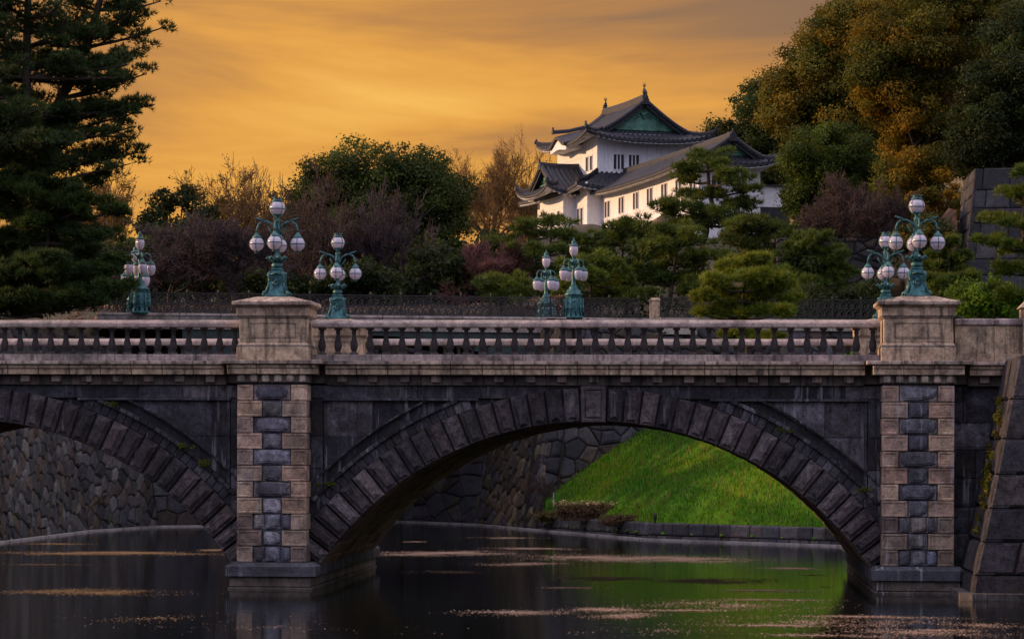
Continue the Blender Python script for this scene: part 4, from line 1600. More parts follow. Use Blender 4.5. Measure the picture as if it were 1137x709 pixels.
# ------------------------------------------------------------------ castle
def roof_patch(mb, E0, E1, T0, T1, up0=0.0, up1=0.0, power=1.3, rib=0.40, rh=0.12, nt=8, off=0.0, ribs=True, k_up=5, tint=(1, 1, 1)):
    E0, E1, T0, T1 = map(Vector, (E0, E1, T0, T1))
    L = (E1 - E0).length
    ed = (E1 - E0).normalized()
    ns = max(6, int(L / rib * 6)) if ribs else max(8, int(L / 0.6))
    ids = []
    for j in range(nt + 1):
        t = j / nt
        row = []
        for i in range(ns + 1):
            s = i / ns
            e, tp = E0.lerp(E1, s), T0.lerp(T1, s)
            p = e.lerp(tp, t)
            p.z = e.z + (tp.z - e.z) * (t ** power)
            p.z += (1 - t) ** 2 * (up0 * max(0, 1 - 2 * s) ** 3 + up1 * max(0, 2 * s - 1) ** 3)
            if ribs:
                d = (p - E0).dot(ed)
                c = math.cos(2 * math.pi * d / rib)
                p.z += rh * max(0.0, c) ** 0.6
            p.z += off
            row.append(mb.pt(p))
        ids.append(row)
    for j in range(nt):
        for i in range(ns):
            mb.fi([ids[j][i], ids[j][i + 1], ids[j + 1][i + 1], ids[j + 1][i]], tint, True)


def patch_line(E0, E1, T0, T1, up0, up1, power, s, n=10, dz=0.05):
    E0, E1, T0, T1 = map(Vector, (E0, E1, T0, T1))
    out_ = []
    for j in range(n + 1):
        t = j / n
        e, tp = E0.lerp(E1, s), T0.lerp(T1, s)
        p = e.lerp(tp, t)
        p.z = e.z + (tp.z - e.z) * (t ** power) + (1 - t) ** 2 * (up0 * max(0, 1 - 2 * s) ** 3 + up1 * max(0, 2 * s - 1) ** 3) + dz
        out_.append(p)
    return out_


def eave_line(E0, E1, up0, up1, n=14, dz=0.0):
    E0, E1 = Vector(E0), Vector(E1)
    out_ = []
    for i in range(n + 1):
        s = i / n
        p = E0.lerp(E1, s)
        p.z += up0 * max(0, 1 - 2 * s) ** 3 + up1 * max(0, 2 * s - 1) ** 3 + dz
        out_.append(p)
    return out_


def sweep(mb, pts, w, h, tint=(1, 1, 1)):
    """rounded ridge beam"""
    pts = [Vector(p) for p in pts]
    rr = []
    for i, p in enumerate(pts):
        d = (pts[min(i + 1, len(pts) - 1)] - pts[max(i - 1, 0)])
        d.z = 0
        d.normalize()
        s = Vector((-d.y, d.x, 0))
        rr.append([p - s * w, p - s * w + Vector((0, 0, h * 0.65)), p - s * w * 0.5 + Vector((0, 0, h)), p + s * w * 0.5 + Vector((0, 0, h)), p + s * w + Vector((0, 0, h * 0.65)), p + s * w])
    mb.rings(rr, tint)


class Castle:
    def __init__(self, o, yaw, z):
        self.o = Vector(o)
        self.a = Vector((math.cos(yaw), math.sin(yaw), 0))
        self.b = Vector((-math.sin(yaw), math.cos(yaw), 0))

    def __call__(self, u, v, w):
        return Vector((self.o.x, self.o.y, 0)) + self.a * u + self.b * v + Vector((0, 0, w))


def ornament(mb, p, d, h=0.5):
    """ridge-end tile: upright plate with horns; d = outward direction"""
    p = Vector(p)
    d = Vector(d).normalized()
    s = Vector((-d.y, d.x, 0))
    z = Vector((0, 0, 1))
    mb.rings([[p + s * a + z * b + d * k for a, b in ((-h * .4, 0), (h * .4, 0), (h * .32, h * .5), (h * .12, h * .75), (0, h * 1.1), (-h * .12, h * .75), (-h * .32, h * .5))] for k in (0.0, 0.14)])


def fish_finial(mb, p, d, h=1.1):
    p = Vector(p)
    d = Vector(d).normalized()
    z = Vector((0, 0, 1))
    path = [(0.10, 0.0, 0.20), (0.16, 0.2, 0.22), (0.06, 0.42, 0.17), (-0.06, 0.62, 0.10), (-0.08, 0.80, 0.06), (-0.02, 0.95, 0.035), (0.06, 1.12, 0.012)]
    mb.tube([p + d * (a * h) + z * (b * h) for a, b, r in path], [r * h for a, b, r in path], 8)
    s = Vector((-d.y, d.x, 0))
    for q2 in (-1, 1):
        mb.tube([p + z * 0.75 * h, p + z * 0.95 * h + s * q2 * 0.13 * h, p + z * 1.12 * h + s * q2 * 0.09 * h], [0.04 * h, 0.03 * h, 0.006 * h], 5)
        mb.tube([p + z * 0.3 * h, p + z * 0.42 * h + s * q2 * 0.26 * h], [0.05 * h, 0.01 * h], 5)


def window_on(parent, fr, u0, u1, z0, z1, face, bars=2):
    """face: ('u', const) wall with normal -u, coordinate v  |  ('v', const) wall with normal -v, coordinate u"""
    ax, c = face

    def q_(a, w_, z):
        return fr(c - w_, a, z) if ax == 'u' else fr(a, c - w_, z)
    mb = MB(q_)
    t = 0.06
    for a, b, c0, c1 in ((u0 - t, u0, z0 - t, z1 + t), (u1, u1 + t, z0 - t, z1 + t), (u0, u1, z0 - t, z0), (u0, u1, z1, z1 + t)):
        mb.box(a, b, -0.1, 0.05, c0, c1)
    for k in range(bars):
        x = u0 + (u1 - u0) * (k + 1) / (bars + 1)
        mb.box(x - 0.045, x + 0.045, -0.08, 0.035, z0, z1)
    w = mb.build('window', M_PLASTER, parent)
    mb = MB(q_)
    mb.box(u0, u1, -0.1, 0.008, z0, z1)
    mb.build('pane', M_DARK, w)


def irimoya(parent, fr, u0, u1, v0, v1, ze, zg, zr, ov, gi, axis_='v', up=0.35, fish=False, gable=True, wall_in=1.2):
    """hip-and-gable roof over eave rectangle; the ridge runs along v (axis_='v') or along u. gi: gable inset from the eave"""
    if axis_ == 'v':
        g = lambda a, b, z: fr(a, b, z)
        a0, a1, b0, b1 = u0, u1, v0, v1
    else:
        g = lambda a, b, z: fr(b, a, z)
        a0, a1, b0, b1 = v0, v1, u0, u1
    am = (a0 + a1) / 2
    ga0, ga1 = a0 + gi, a1 - gi
    gb0, gb1 = b0 + gi, b1 - gi
    lip = 0.45
    tile, ridge, white = MB(), MB(), MB()
    low = [((a0, b0), (a0, b1), (ga0, gb0), (ga0, gb1)), ((a1, b1), (a1, b0), (ga1, gb1), (ga1, gb0)),
           ((a1, b0), (a0, b0), (ga1, gb0), (ga0, gb0)), ((a0, b1), (a1, b1), (ga0, gb1), (ga1, gb1))]
    for E0, E1, T0, T1 in low:
        A = (g(*E0, ze), g(*E1, ze), g(*T0, zg), g(*T1, zg))
        roof_patch(tile, *A, up, up, 1.15)
        roof_patch(white, *A, up, up, 1.15, off=-0.26, ribs=False, nt=4)
        # fascia: dark tile ends above, white scalloped plaster below
        el_ = eave_line(A[0], A[1], up, up, 20)
        inn = (Vector(A[2]) + Vector(A[3]) - Vector(A[0]) - Vector(A[1]))
        inn.z = 0
        inn.normalize()
        for p, q2 in zip(el_[:-1], el_[1:]):
            zv = Vector((0, 0, 1))
            tile.rings([[p - inn * 0.03 + zv * 0.03, q2 - inn * 0.03 + zv * 0.03, q2 - inn * 0.03 - zv * 0.15, p - inn * 0.03 - zv * 0.15],
                        [p + inn * 0.12 + zv * 0.03, q2 + inn * 0.12 + zv * 0.03, q2 + inn * 0.12 - zv * 0.15, p + inn * 0.12 - zv * 0.15]])
        L = (A[1] - A[0]).length
        nr = int(L / 0.42)
        for i in range(nr):
            s = (i + 0.5) / nr
            if s < 0.1 or s > 0.9:
                continue
            p = Vector(A[0]).lerp(Vector(A[1]), s)
            p.z += up * max(0, 1 - 2 * s) ** 3 + up * max(0, 2 * s - 1) ** 3 - 0.24
            white.tube([p + inn * 0.12, p + inn * 0.14 + Vector((0, 0, 0.0)), p + inn * 0.9 + Vector((0, 0, 0.32))], [0.02, 0.11, 0.10], 6)
        sweep(ridge, patch_line(*A, up, up, 1.15, 0.0), 0.13, 0.30)
        c = Vector(A[0])
        c.z += up
        ornament(ridge, c + Vector((0, 0, 0.12)), -inn, 0.42)
    # upper gabled part
    for (x, s) in ((ga0, 1), (ga1, -1)):
        A = (g(x, gb0 - lip, zg), g(x, gb1 + lip, zg), g(am, gb0 - lip, zr), g(am, gb1 + lip, zr))
        roof_patch(tile, *A, 0, 0, 1.2, nt=10)
        roof_patch(tile, *A, 0, 0, 1.2, off=-0.2, ribs=False, nt=6)
        for s_, bb_ in ((0.0, -1), (1.0, 1)):
            ln = patch_line(*A, 0, 0, 1.2, s_, 12, 0.02)
            sweep(ridge, ln, 0.17, 0.26)
            # second roll and barge board beneath
            outd = Vector(g(0, 1, 0) - g(0, 0, 0)).normalized() * bb_
            sweep(ridge, [p - outd * 0.45 for p in ln], 0.12, 0.20)
            for p, q2 in zip(ln[:-1], ln[1:]):
                tile.rings([[p + outd * 0.02, q2 + outd * 0.02, q2 + outd * 0.02 - Vector((0, 0, 0.34)), p + outd * 0.02 - Vector((0, 0, 0.34))],
                            [p - outd * 0.12, q2 - outd * 0.12, q2 - outd * 0.12 - Vector((0, 0, 0.34)), p - outd * 0.12 - Vector((0, 0, 0.34))]])
            # tile ends along the verge
            for k in range(14):
                i_ = k / 14 * 12
                p = ln[int(i_)].lerp(ln[min(12, int(i_) + 1)], i_ - int(i_))
                tile.tube([p + outd * 0.02 - Vector((0, 0, 0.06)), p + outd * 0.13 - Vector((0, 0, 0.09))], 0.075, 6)
    # main ridge
    A0, A1 = g(am, gb0 - lip - 0.05, zr - 0.12), g(am, gb1 + lip + 0.05, zr - 0.12)
    n = 10
    rl = [Vector(A0).lerp(Vector(A1), i / n) + Vector((0, 0, 0.10 * (2 * i / n - 1) ** 2)) for i in range(n + 1)]
    sweep(ridge, rl, 0.24 if fish else 0.17, 0.58 if fish else 0.42)
    dr = (Vector(A0) - Vector(A1)).normalized()
    ornament(ridge, rl[0] + dr * 0.02 - Vector((0, 0, 0.25)), dr, 0.8)
    ornament(ridge, rl[-1] - dr * 0.02 - Vector((0, 0, 0.25)), -dr, 0.8)
    if fish:
        fish_finial(ridge, rl[0] - dr * 0.25 + Vector((0, 0, 0.42)), dr, 0.95)
        fish_finial(ridge, rl[-1] + dr * 0.25 + Vector((0, 0, 0.42)), -dr, 0.95)
    rf = tile.build('roof', M_TILE, parent)
    ridge.build('ridge', M_TILE, rf)
    white.build('eaves', M_PLASTER, rf)
    # gable walls with copper cladding
    for bpos, s in ((gb0, -1), (gb1, 1)):
        mb = MB()
        m = 10
        def topz(x):
            t = 1 - abs(x - am) / (am - ga0)
            return zg + (zr - zg) * (max(0, t) ** 1.2) - 0.18
        for k in range(2 * m):
            x0, x1 = ga0 + (ga1 - ga0) * k / (2 * m), ga0 + (ga1 - ga0) * (k + 1) / (2 * m)
            z0, z1 = max(zg - 0.05, topz(x0)), max(zg - 0.05, topz(x1))
            mb.rings([[g(x0, bpos, zg - 0.1), g(x1, bpos, zg - 0.1), g(x1, bpos + 0.15, zg - 0.1), g(x0, bpos + 0.15, zg - 0.1)],
                      [g(x0, bpos, z0), g(x1, bpos, z1), g(x1, bpos + 0.15, z1), g(x0, bpos + 0.15, z0)]])
        # raised border and pendant
        hh_ = zr - zg
        for sg in (-1, 1):
            ln = [g(am + sg * (am - ga0) * f * 0.86, bpos + s * 0.05, zg + 0.12 + (hh_ - 0.75) * (1 - f) ** 1.2) for f in [k / 8 for k in range(9)]]
            mb.tube(ln, 0.07, 5)
        mb.tube([g(ga0 + 0.5, bpos + s * 0.05, zg + 0.14), g(ga1 - 0.5, bpos + s * 0.05, zg + 0.14)], 0.08, 5)
        if hh_ > 1.5:
            for (dx, dz, r) in ((0, -1.0, 0.16), (-0.18, -0.9, 0.11), (0.18, -0.9, 0.11), (0, -1.22, 0.09), (-0.42, -1.12, 0.09), (0.42, -1.12, 0.09), (-0.6, -1.28, 0.06), (0.6, -1.28, 0.06)):
                p = g(am + dx, bpos + s * 0.08, zr + dz)
                mb.lathe([(r * math.sin(math.pi * k / 5) + 0.003, -r * math.cos(math.pi * k / 5)) for k in range(6)], 8, p)
        mb.build('gable', M_COPPER, parent)


TO = P(663, 190, 205)
fr = Castle((TO.x, 205, 0), R(22), 0)
keep_ = thing('castle_tower', 'white two storey castle tower with curved dark tile roofs and a green gable', 'castle', (TO.x, 205, 18))
ZU0, ZU1, ZE, ZG, ZR = 25.2, 28.0, 27.75, 28.6, 30.95
mb = MB(fr)
mb.box(0, 8.0, 0, 9.5, ZU0 - 0.4, ZU1 + 0.35)
mb.box(-0.03, 8.03, -0.03, 9.53, 26.75, 26.80)
mb.build('upper_wall', M_PLASTER, keep_)
mb = MB(fr)
mb.box(-1.25, 9.2, -1.25, 10.8, 15.5, 24.4)
mb.box(-2.25, -1.0, 1.5, 7.2, 15.5, 24.2)
mb.box(-1.28, 9.23, -1.28, 10.83, 22.60, 22.66)
mb.box(-2.28, -1.0, 1.47, 7.23, 22.60, 22.66)
mb.build('lower_wall', M_PLASTER, keep_)
irimoya(keep_, fr, -1.35, 9.35, -1.35, 10.85, ZE, ZG, ZR, 0.4, 1.9, 'v', 0.7, True)
# karahafu: curved little gable swelling out of the left eave
mb, mw = MB(fr), MB(fr)
vc = 5.2


def kz(v):
    t = (v - vc) / 1.9
    return 0.65 * (math.cos(math.pi * t) * 0.5 + 0.5) if abs(t) < 1 else 0.0


n = 18
for k in range(n):
    v0, v1 = vc - 1.9 + 3.8 * k / n, vc - 1.9 + 3.8 * (k + 1) / n
    mb.rings([[(-1.62, v0, ZE - 0.12 + kz(v0)), (-1.62, v1, ZE - 0.12 + kz(v1)), (-1.62, v1, ZE + 0.12 + kz(v1)), (-1.62, v0, ZE + 0.12 + kz(v0))],
              [(1.2, v0, ZE + 0.5 + kz(v0)), (1.2, v1, ZE + 0.5 + kz(v1)), (1.2, v1, ZE + 0.9 + kz(v1)), (1.2, v0, ZE + 0.9 + kz(v0))]])
    mw.rings([[(-1.42, v0, ZE - 0.42 + kz(v0) * 0.25), (-1.42, v1, ZE - 0.42 + kz(v1) * 0.25), (-1.42, v1, ZE - 0.14 + kz(v1)), (-1.42, v0, ZE - 0.14 + kz(v0))],
              [(0.1, v0, ZE - 0.3), (0.1, v1, ZE - 0.3), (0.1, v1, ZE + kz(v1)), (0.1, v0, ZE + kz(v0))]])
kr = mb.build('curved_gable', M_TILE, keep_)
mw.build('plaster_board', M_PLASTER, kr)
mb = MB()
sweep(mb, [fr(-1.75, vc, ZE + 0.98), fr(-0.5, vc, ZE + 1.12), fr(1.3, vc, ZE + 1.6)], 0.14, 0.3)
ornament(mb, fr(-1.78, vc, ZE + 0.95), fr(-1, 0, 0) - fr(0, 0, 0), 0.5)
mb.build('ridge', M_TILE, kr)
# skirt roof between the storeys
tile, white, ridge = MB(), MB(), MB()
ZS0, ZS1 = 23.75, 25.25
skirt = [((-2.5, 12), (-2.5, -2.5), (-0.02, 9.5), (-0.02, -0.02)), ((10.4, -2.5), (-2.5, -2.5), (8.02, -0.02), (-0.02, -0.02))]
for k, (E0, E1, T0, T1) in enumerate(skirt):
    A = (fr(*E0, ZS0), fr(*E1, ZS0), fr(*T0, ZS1), fr(*T1, ZS1))
    roof_patch(tile, *A, 0.1, 0.4, 1.15)
    roof_patch(white, *A, 0.1, 0.4, 1.15, off=-0.28, ribs=False, nt=4)
    inn = (Vector(A[2]) + Vector(A[3]) - Vector(A[0]) - Vector(A[1]))
    inn.z = 0
    inn.normalize()
    el_ = eave_line(A[0], A[1], 0.1, 0.4, 24)
    zv = Vector((0, 0, 1))
    for p, q2 in zip(el_[:-1], el_[1:]):
        tile.rings([[p - inn * 0.03 + zv * 0.03, q2 - inn * 0.03 + zv * 0.03, q2 - inn * 0.03 - zv * 0.15, p - inn * 0.03 - zv * 0.15],
                    [p + inn * 0.12 + zv * 0.03, q2 + inn * 0.12 + zv * 0.03, q2 + inn * 0.12 - zv * 0.15, p + inn * 0.12 - zv * 0.15]])
    nr = int((A[1] - A[0]).length / 0.42)
    for i in range(nr):
        s = (i + 0.5) / nr
        p = Vector(A[0]).lerp(Vector(A[1]), s)
        p.z += 0.1 * max(0, 1 - 2 * s) ** 3 + 0.4 * max(0, 2 * s - 1) ** 3 - 0.24
        white.tube([p + inn * 0.12, p + inn * 0.14, p + inn * 0.9 + zv * 0.3], [0.02, 0.11, 0.1], 6)
    sweep(ridge, patch_line(*A, 0.1, 0.4, 1.15, 1.0), 0.13, 0.3)
c = fr(-2.5, -2.5, ZS0 + 0.45)
ornament(ridge, c, fr(-1, -1, 0) - fr(0, 0, 0), 0.45)
sk = tile.build('skirt_roof', M_TILE, keep_)
white.build('eaves', M_PLASTER, sk)
ridge.build('ridge', M_TILE, sk)
# the bay's own gabled roof
irimoya(keep_, fr, -3.9, 1.2, 0.55, 8.15, 23.75, 24.45, 26.0, 0.4, 1.25, 'u', 0.6, False)
for v0 in (1.05, 2.0):
    window_on(keep_, fr, v0, v0 + 0.55, 25.55, 26.65, ('u', 0.0), 0)
for u0 in (1.35, 2.6, 5.6, 6.8):
    window_on(keep_, fr, u0, u0 + 0.85, 25.55, 26.70, ('v', 0.0), 2)
for v0 in (-0.3, 0.5):
    window_on(keep_, fr, v0, v0 + 0.5, 21.1, 22.45, ('u', -1.25), 0)
for v0 in (2.3, 3.9, 4.9, 5.9):
    window_on(keep_, fr, v0, v0 + 0.5, 21.3, 22.4, ('u', -2.25), 0)

# gallery
GO = P(693, 193, 206)
gfr = Castle((GO.x, 206, 0), R(19), 0)
gal = thing('castle_gallery', 'long low white gallery with a sunlit tile roof joining the castle tower', 'castle', (GO.x, 206, 18))
GH = 2.25
mb = MB(gfr)
mb.box(-GH, GH, -24.4, 0.5, 15.5, 23.5)
mb.box(-GH - 0.03, GH + 0.03, -24.43, 0.53, 21.32, 21.38)
mb.build('wall', M_PLASTER, gal)
irimoya(gal, gfr, -3.2, 3.2, -25.6, 1.6, 23.35, 23.95, 25.25, 0.3, 1.15, 'v', 0.5, False)
for px in (674, 689.5, 705.5, 721, 737, 753, 769):
    best = min((abs((gfr(-GH, -k * 0.05, 22).x) / (gfr(-GH, -k * 0.05, 22).y) * F + 779.8 - px), -k * 0.05) for k in range(0, 480))
    vv = best[1]
    for o_ in (-0.62, 0.12):
        window_on(gal, gfr, vv + o_, vv + o_ + 0.5, 21.55, 22.75, ('u', -GH), 0)
for uu in (-1.3, 0.5):
    window_on(gal, gfr, uu, uu + 0.7, 21.55, 22.6, ('v', -24.4), 1)

# white garden wall right of the gallery and grey board fence below it
a, b = P(822, 230, 184), P(876, 230, 185)
pw = thing('plaster_wall', 'short white plaster wall with dark coping right of the gallery end', 'wall', (a.x, 184, 15))
mb = MB()
d = Vector((b.x - a.x, 1.0, 0))
n_ = Vector((-d.y, d.x, 0)).normalized() * 0.4
zt, zb_ = P(850, 206, 184).z, P(850, 229, 184).z
mb.rings([[Vector((p.x, p.y, z)) for p in (a, a + d, a + d + n_, a + n_)] for z in (zb_, zt)])
mb.build('wall', M_PLASTER, pw)
mb = MB()
mb.rings([[Vector((p.x, p.y, z)) for p in (a - n_ * .5 - d * .01, a + d * 1.01 - n_ * .5, a + d * 1.01 + n_ * 1.5, a + n_ * 1.5 - d * .01)] for z in (zt + 0.004, zt + 0.1)])
mb.rings([[Vector((p.x, p.y, z)) for p in (a - n_ * .2 - d * .005, a + d * 1.005 - n_ * .2, a + d * 1.005 + n_ * 1.2, a + n_ * 1.2 - d * .005)] for z in (15.0, zb_ - 0.004)])
mb.build('coping', M_TILE, pw)
a, b = P(700, 268, 186), P(750, 238, 176)
mb = MB()
dx = Vector((b.x - a.x, b.y - a.y, 0))
nb_ = 26
for k in range(nb_):
    p, q2 = a + dx * (k / nb_), a + dx * ((k + 0.9) / nb_)
    nn = Vector((-dx.y, dx.x, 0)).normalized() * 0.06
    zt = a.z + (b.z - a.z) * k / nb_ + 0.55
    mb.rings([[(p.x, p.y, z), (q2.x, q2.y, z), (q2.x + nn.x, q2.y + nn.y, z), (p.x + nn.x, p.y + nn.y, z)] for z in (zt - 2.6, zt)])
for dz in (-0.25, -1.4):
    nn = Vector((-dx.y, dx.x, 0)).normalized() * 0.1
    mb.rings([[(p.x + s_ * nn.x, p.y + s_ * nn.y, p.z + 0.55 + dz + h_) for p, s_, h_ in ((a, 0.7, 0), (b, 0.7, 0), (b, 1.6, 0), (a, 1.6, 0))],
              [(p.x + s_ * nn.x, p.y + s_ * nn.y, p.z + 0.55 + dz + h_) for p, s_, h_ in ((a, 0.7, .12), (b, 0.7, .12), (b, 1.6, .12), (a, 1.6, .12))]])
tag(mb.build('board_fence', M_WOOD, loc=tuple(a)), 'weathered grey board fence below the pink lit gallery wall', 'fence')


# ------------------------------------------------------------------ trees
def segs_mesh(S, n=4):
    """S: list of (p0,p1,r0,r1) -> V,F"""
    A = np.array([s[0] for s in S], dtype=float)
    B = np.array([s[1] for s in S], dtype=float)
    r0 = np.array([s[2] for s in S])[:, None]
    r1 = np.array([s[3] for s in S])[:, None]
    d = B - A
    d /= np.linalg.norm(d, axis=1)[:, None] + 1e-9
    ref = np.where(np.abs(d[:, 2:3]) > 0.9, np.array([[1.0, 0, 0]]), np.array([[0, 0, 1.0]]))
    a = np.cross(d, ref)
    a /= np.linalg.norm(a, axis=1)[:, None] + 1e-9
    b = np.cross(a, d)
    V = []
    for k in range(n):
        t = 2 * math.pi * k / n
        V.append(A + (a * math.cos(t) + b * math.sin(t)) * r0)
    for k in range(n):
        t = 2 * math.pi * k / n
        V.append(B + (a * math.cos(t) + b * math.sin(t)) * r1)
    V = np.stack(V, 1)          # (m, 2n, 3)
    m = len(S)
    base = (np.arange(m) * 2 * n)[:, None]
    Fs = []
    for k in range(n):
        j = (k + 1) % n
        Fs.append(np.concatenate([base + k, base + j, base + n + j, base + n + k], 1))
    return V.reshape(-1, 3), np.stack(Fs, 1).reshape(-1, 4)


def path_segs(pts, r0, r1, sub=4, wob=0.0):
    """smooth path through pts -> list of segments with taper"""
    pts = [Vector(p) for p in pts]
    out_p = []
    for i in range(len(pts) - 1):
        p0 = pts[max(i - 1, 0)]
        p1, p2 = pts[i], pts[i + 1]
        p3 = pts[min(i + 2, len(pts) - 1)]
        for k in range(sub):
            t = k / sub
            out_p.append(0.5 * ((2 * p1) + (-p0 + p2) * t + (2 * p0 - 5 * p1 + 4 * p2 - p3) * t * t + (-p0 + 3 * p1 - 3 * p2 + p3) * t ** 3))
    out_p.append(pts[-1])
    if wob:
        for p in out_p[1:-1]:
            p += Vector((random.uniform(-wob, wob), random.uniform(-wob, wob), random.uniform(-wob, wob) * 0.5))
    n = len(out_p) - 1
    return [(tuple(out_p[i]), tuple(out_p[i + 1]), r0 + (r1 - r0) * i / n, r0 + (r1 - r0) * (i + 1) / n) for i in range(n)]


def leaves(clumps, count, size, cols, seed, up=0.4, aspect=0.6):
    """clumps: list (cx,cy,cz,rx,ry,rz). small rhombic leaf sprays through each clump; palette by clump and by leaf"""
    r = np.random.default_rng(seed)
    Cc = np.array(clumps)
    w = (Cc[:, 3] * Cc[:, 4] + Cc[:, 3] * Cc[:, 5])
    idx = r.choice(len(Cc), count, p=w / w.sum())
    d = r.normal(size=(count, 3))
    d /= np.linalg.norm(d, axis=1)[:, None]
    rad = r.random(count) ** (1 / 4.5)
    rad *= 1 + 0.20 * r.normal(size=count)
    c = Cc[idx, :3] + d * Cc[idx, 3:6] * rad[:, None]
    nrm = d + r.normal(size=(count, 3)) * 0.7 + np.array([0, 0, up])
    nrm /= np.linalg.norm(nrm, axis=1)[:, None]
    t = r.normal(size=(count, 3))
    a = np.cross(nrm, t)
    a /= np.linalg.norm(a, axis=1)[:, None] + 1e-9
    b = np.cross(nrm, a)
    s = size * r.uniform(0.55, 1.35, count)[:, None]
    fold = nrm * s * r.uniform(-0.25, 0.25, count)[:, None]
    V = np.stack([c - a * s + fold, c - b * s * aspect, c + a * s + fold, c + b * s * aspect], 1).reshape(-1, 3)
    Fq = np.arange(count * 4).reshape(-1, 4)
    pal = np.array(cols)
    ccol = pal[r.integers(len(pal), size=len(Cc))]
    ccol = ccol * r.uniform(0.55, 1.45, len(Cc))[:, None]
    lcol = pal[r.integers(len(pal), size=count)]
    tint = (0.8 * ccol[idx] + 0.2 * lcol) * r.uniform(0.8, 1.2, count)[:, None]
    return V, Fq, tint


def needles(pads, tufts, length, cols, seed, per=7, width=0.045, droop=0.0):
    """pine pads: tufts of needles over flattened ellipsoids"""
    r = np.random.default_rng(seed)
    Cc = np.array(pads)
    w = Cc[:, 3] * Cc[:, 4]
    idx = r.choice(len(Cc), tufts, p=w / w.sum())
    d = r.normal(size=(tufts, 3))
    d[:, 2] = np.abs(d[:, 2]) * np.where(r.random(tufts) < 0.78, 1, -1)
    d /= np.linalg.norm(d, axis=1)[:, None]
    rad = r.random(tufts) ** (1 / 3.5) * (1 + 0.12 * r.normal(size=tufts))
    c = Cc[idx, :3] + d * Cc[idx, 3:6] * rad[:, None]
    axis_ = d * np.array([0.9, 0.9, 0.5]) + np.array([0, 0, 0.55 - droop]) + r.normal(size=(tufts, 3)) * 0.25
    axis_ /= np.linalg.norm(axis_, axis=1)[:, None]
    c = np.repeat(c, per, 0)
    ax = np.repeat(axis_, per, 0)
    dr = ax + r.normal(size=ax.shape) * 0.55
    dr /= np.linalg.norm(dr, axis=1)[:, None]
    n = len(c)
    t = np.cross(dr, r.normal(size=(n, 3)))
    t /= np.linalg.norm(t, axis=1)[:, None] + 1e-9
    L = length * r.uniform(0.6, 1.25, n)[:, None]
    V = np.stack([c - t * width * 0.5, c + t * width * 0.5, c + dr * L], 1).reshape(-1, 3)
    Fq = np.arange(n * 3).reshape(-1, 3)
    pal = np.array(cols)
    pcol = pal[r.integers(len(pal), size=len(Cc))] * r.uniform(0.8, 1.2, len(Cc))[:, None]
    tcol = pal[r.integers(len(pal), size=tufts)] * r.uniform(0.75, 1.3, tufts)[:, None]
    tint = 0.5 * pcol[idx] + 0.5 * tcol
    tint = np.repeat(tint, per, 0)
    return V, Fq, tint


def tree_thing(kind, label, cat, x, y, z, group=None):
    return thing(kind, label, cat, (x, y, z), group)


def broadleaf(kind, label, base, shapes, nclump, rc, count, size, cols, seed, group=None, trunk_r=0.35, mat=None, up=0.4):
    """shapes: list of ellipsoids (cx,cy,cz,rx,ry,rz,weight) describing the crown; small clumps sit on their shells"""
    random.seed(seed)
    root = tree_thing(kind, label, 'tree', *base, group)
    clumps = []
    wsum = sum(s[6] for s in shapes)
    for (cx, cy_, cz, rx, ry, rz, w) in shapes:
        for _ in range(max(3, int(nclump * w / wsum))):
            while True:
                d = Vector((random.gauss(0, 1), random.gauss(0, 1), random.gauss(0, 1))).normalized()
                if d.z > -0.75:
                    break
            k = random.uniform(0.62, 1.08)
            rr_ = rc * random.choice((0.5, 0.7, 0.9, 1.2, 1.5))
            clumps.append((cx + d.x * rx * k, cy_ + d.y * ry * k, cz + d.z * rz * k, rr_ * 1.15, rr_ * 1.15, rr_ * 0.8))
    V, Fq, T = leaves(clumps, count, size, cols, seed, up)
    mesh_np('crown', V, Fq, mat or M_LEAF, root, T)
    S = []
    top = Vector((sum(s[0] for s in shapes) / len(shapes), sum(s[1] for s in shapes) / len(shapes), max(s[2] for s in shapes)))
    b = Vector(base)
    mid = b.lerp(top, 0.45) + Vector((random.uniform(-.5, .5), random.uniform(-.5, .5), 0))
    S += path_segs([b - Vector((0, 0, 0.5)), b.lerp(mid, 0.5), mid, top], trunk_r, trunk_r * 0.25, 4)
    for c in random.sample(clumps, min(len(clumps), 34)):
        c = Vector(c[:3])
        s_ = b.lerp(top, random.uniform(0.25, 0.75))
        m = s_.lerp(c, 0.5) + Vector((0, 0, -0.3))
        S += path_segs([s_, m, c], trunk_r * 0.33, 0.03, 3)
    V, Fq = segs_mesh(S, 6)
    mesh_np('trunk', V, Fq, M_BARK, root, smooth=True)
    return root


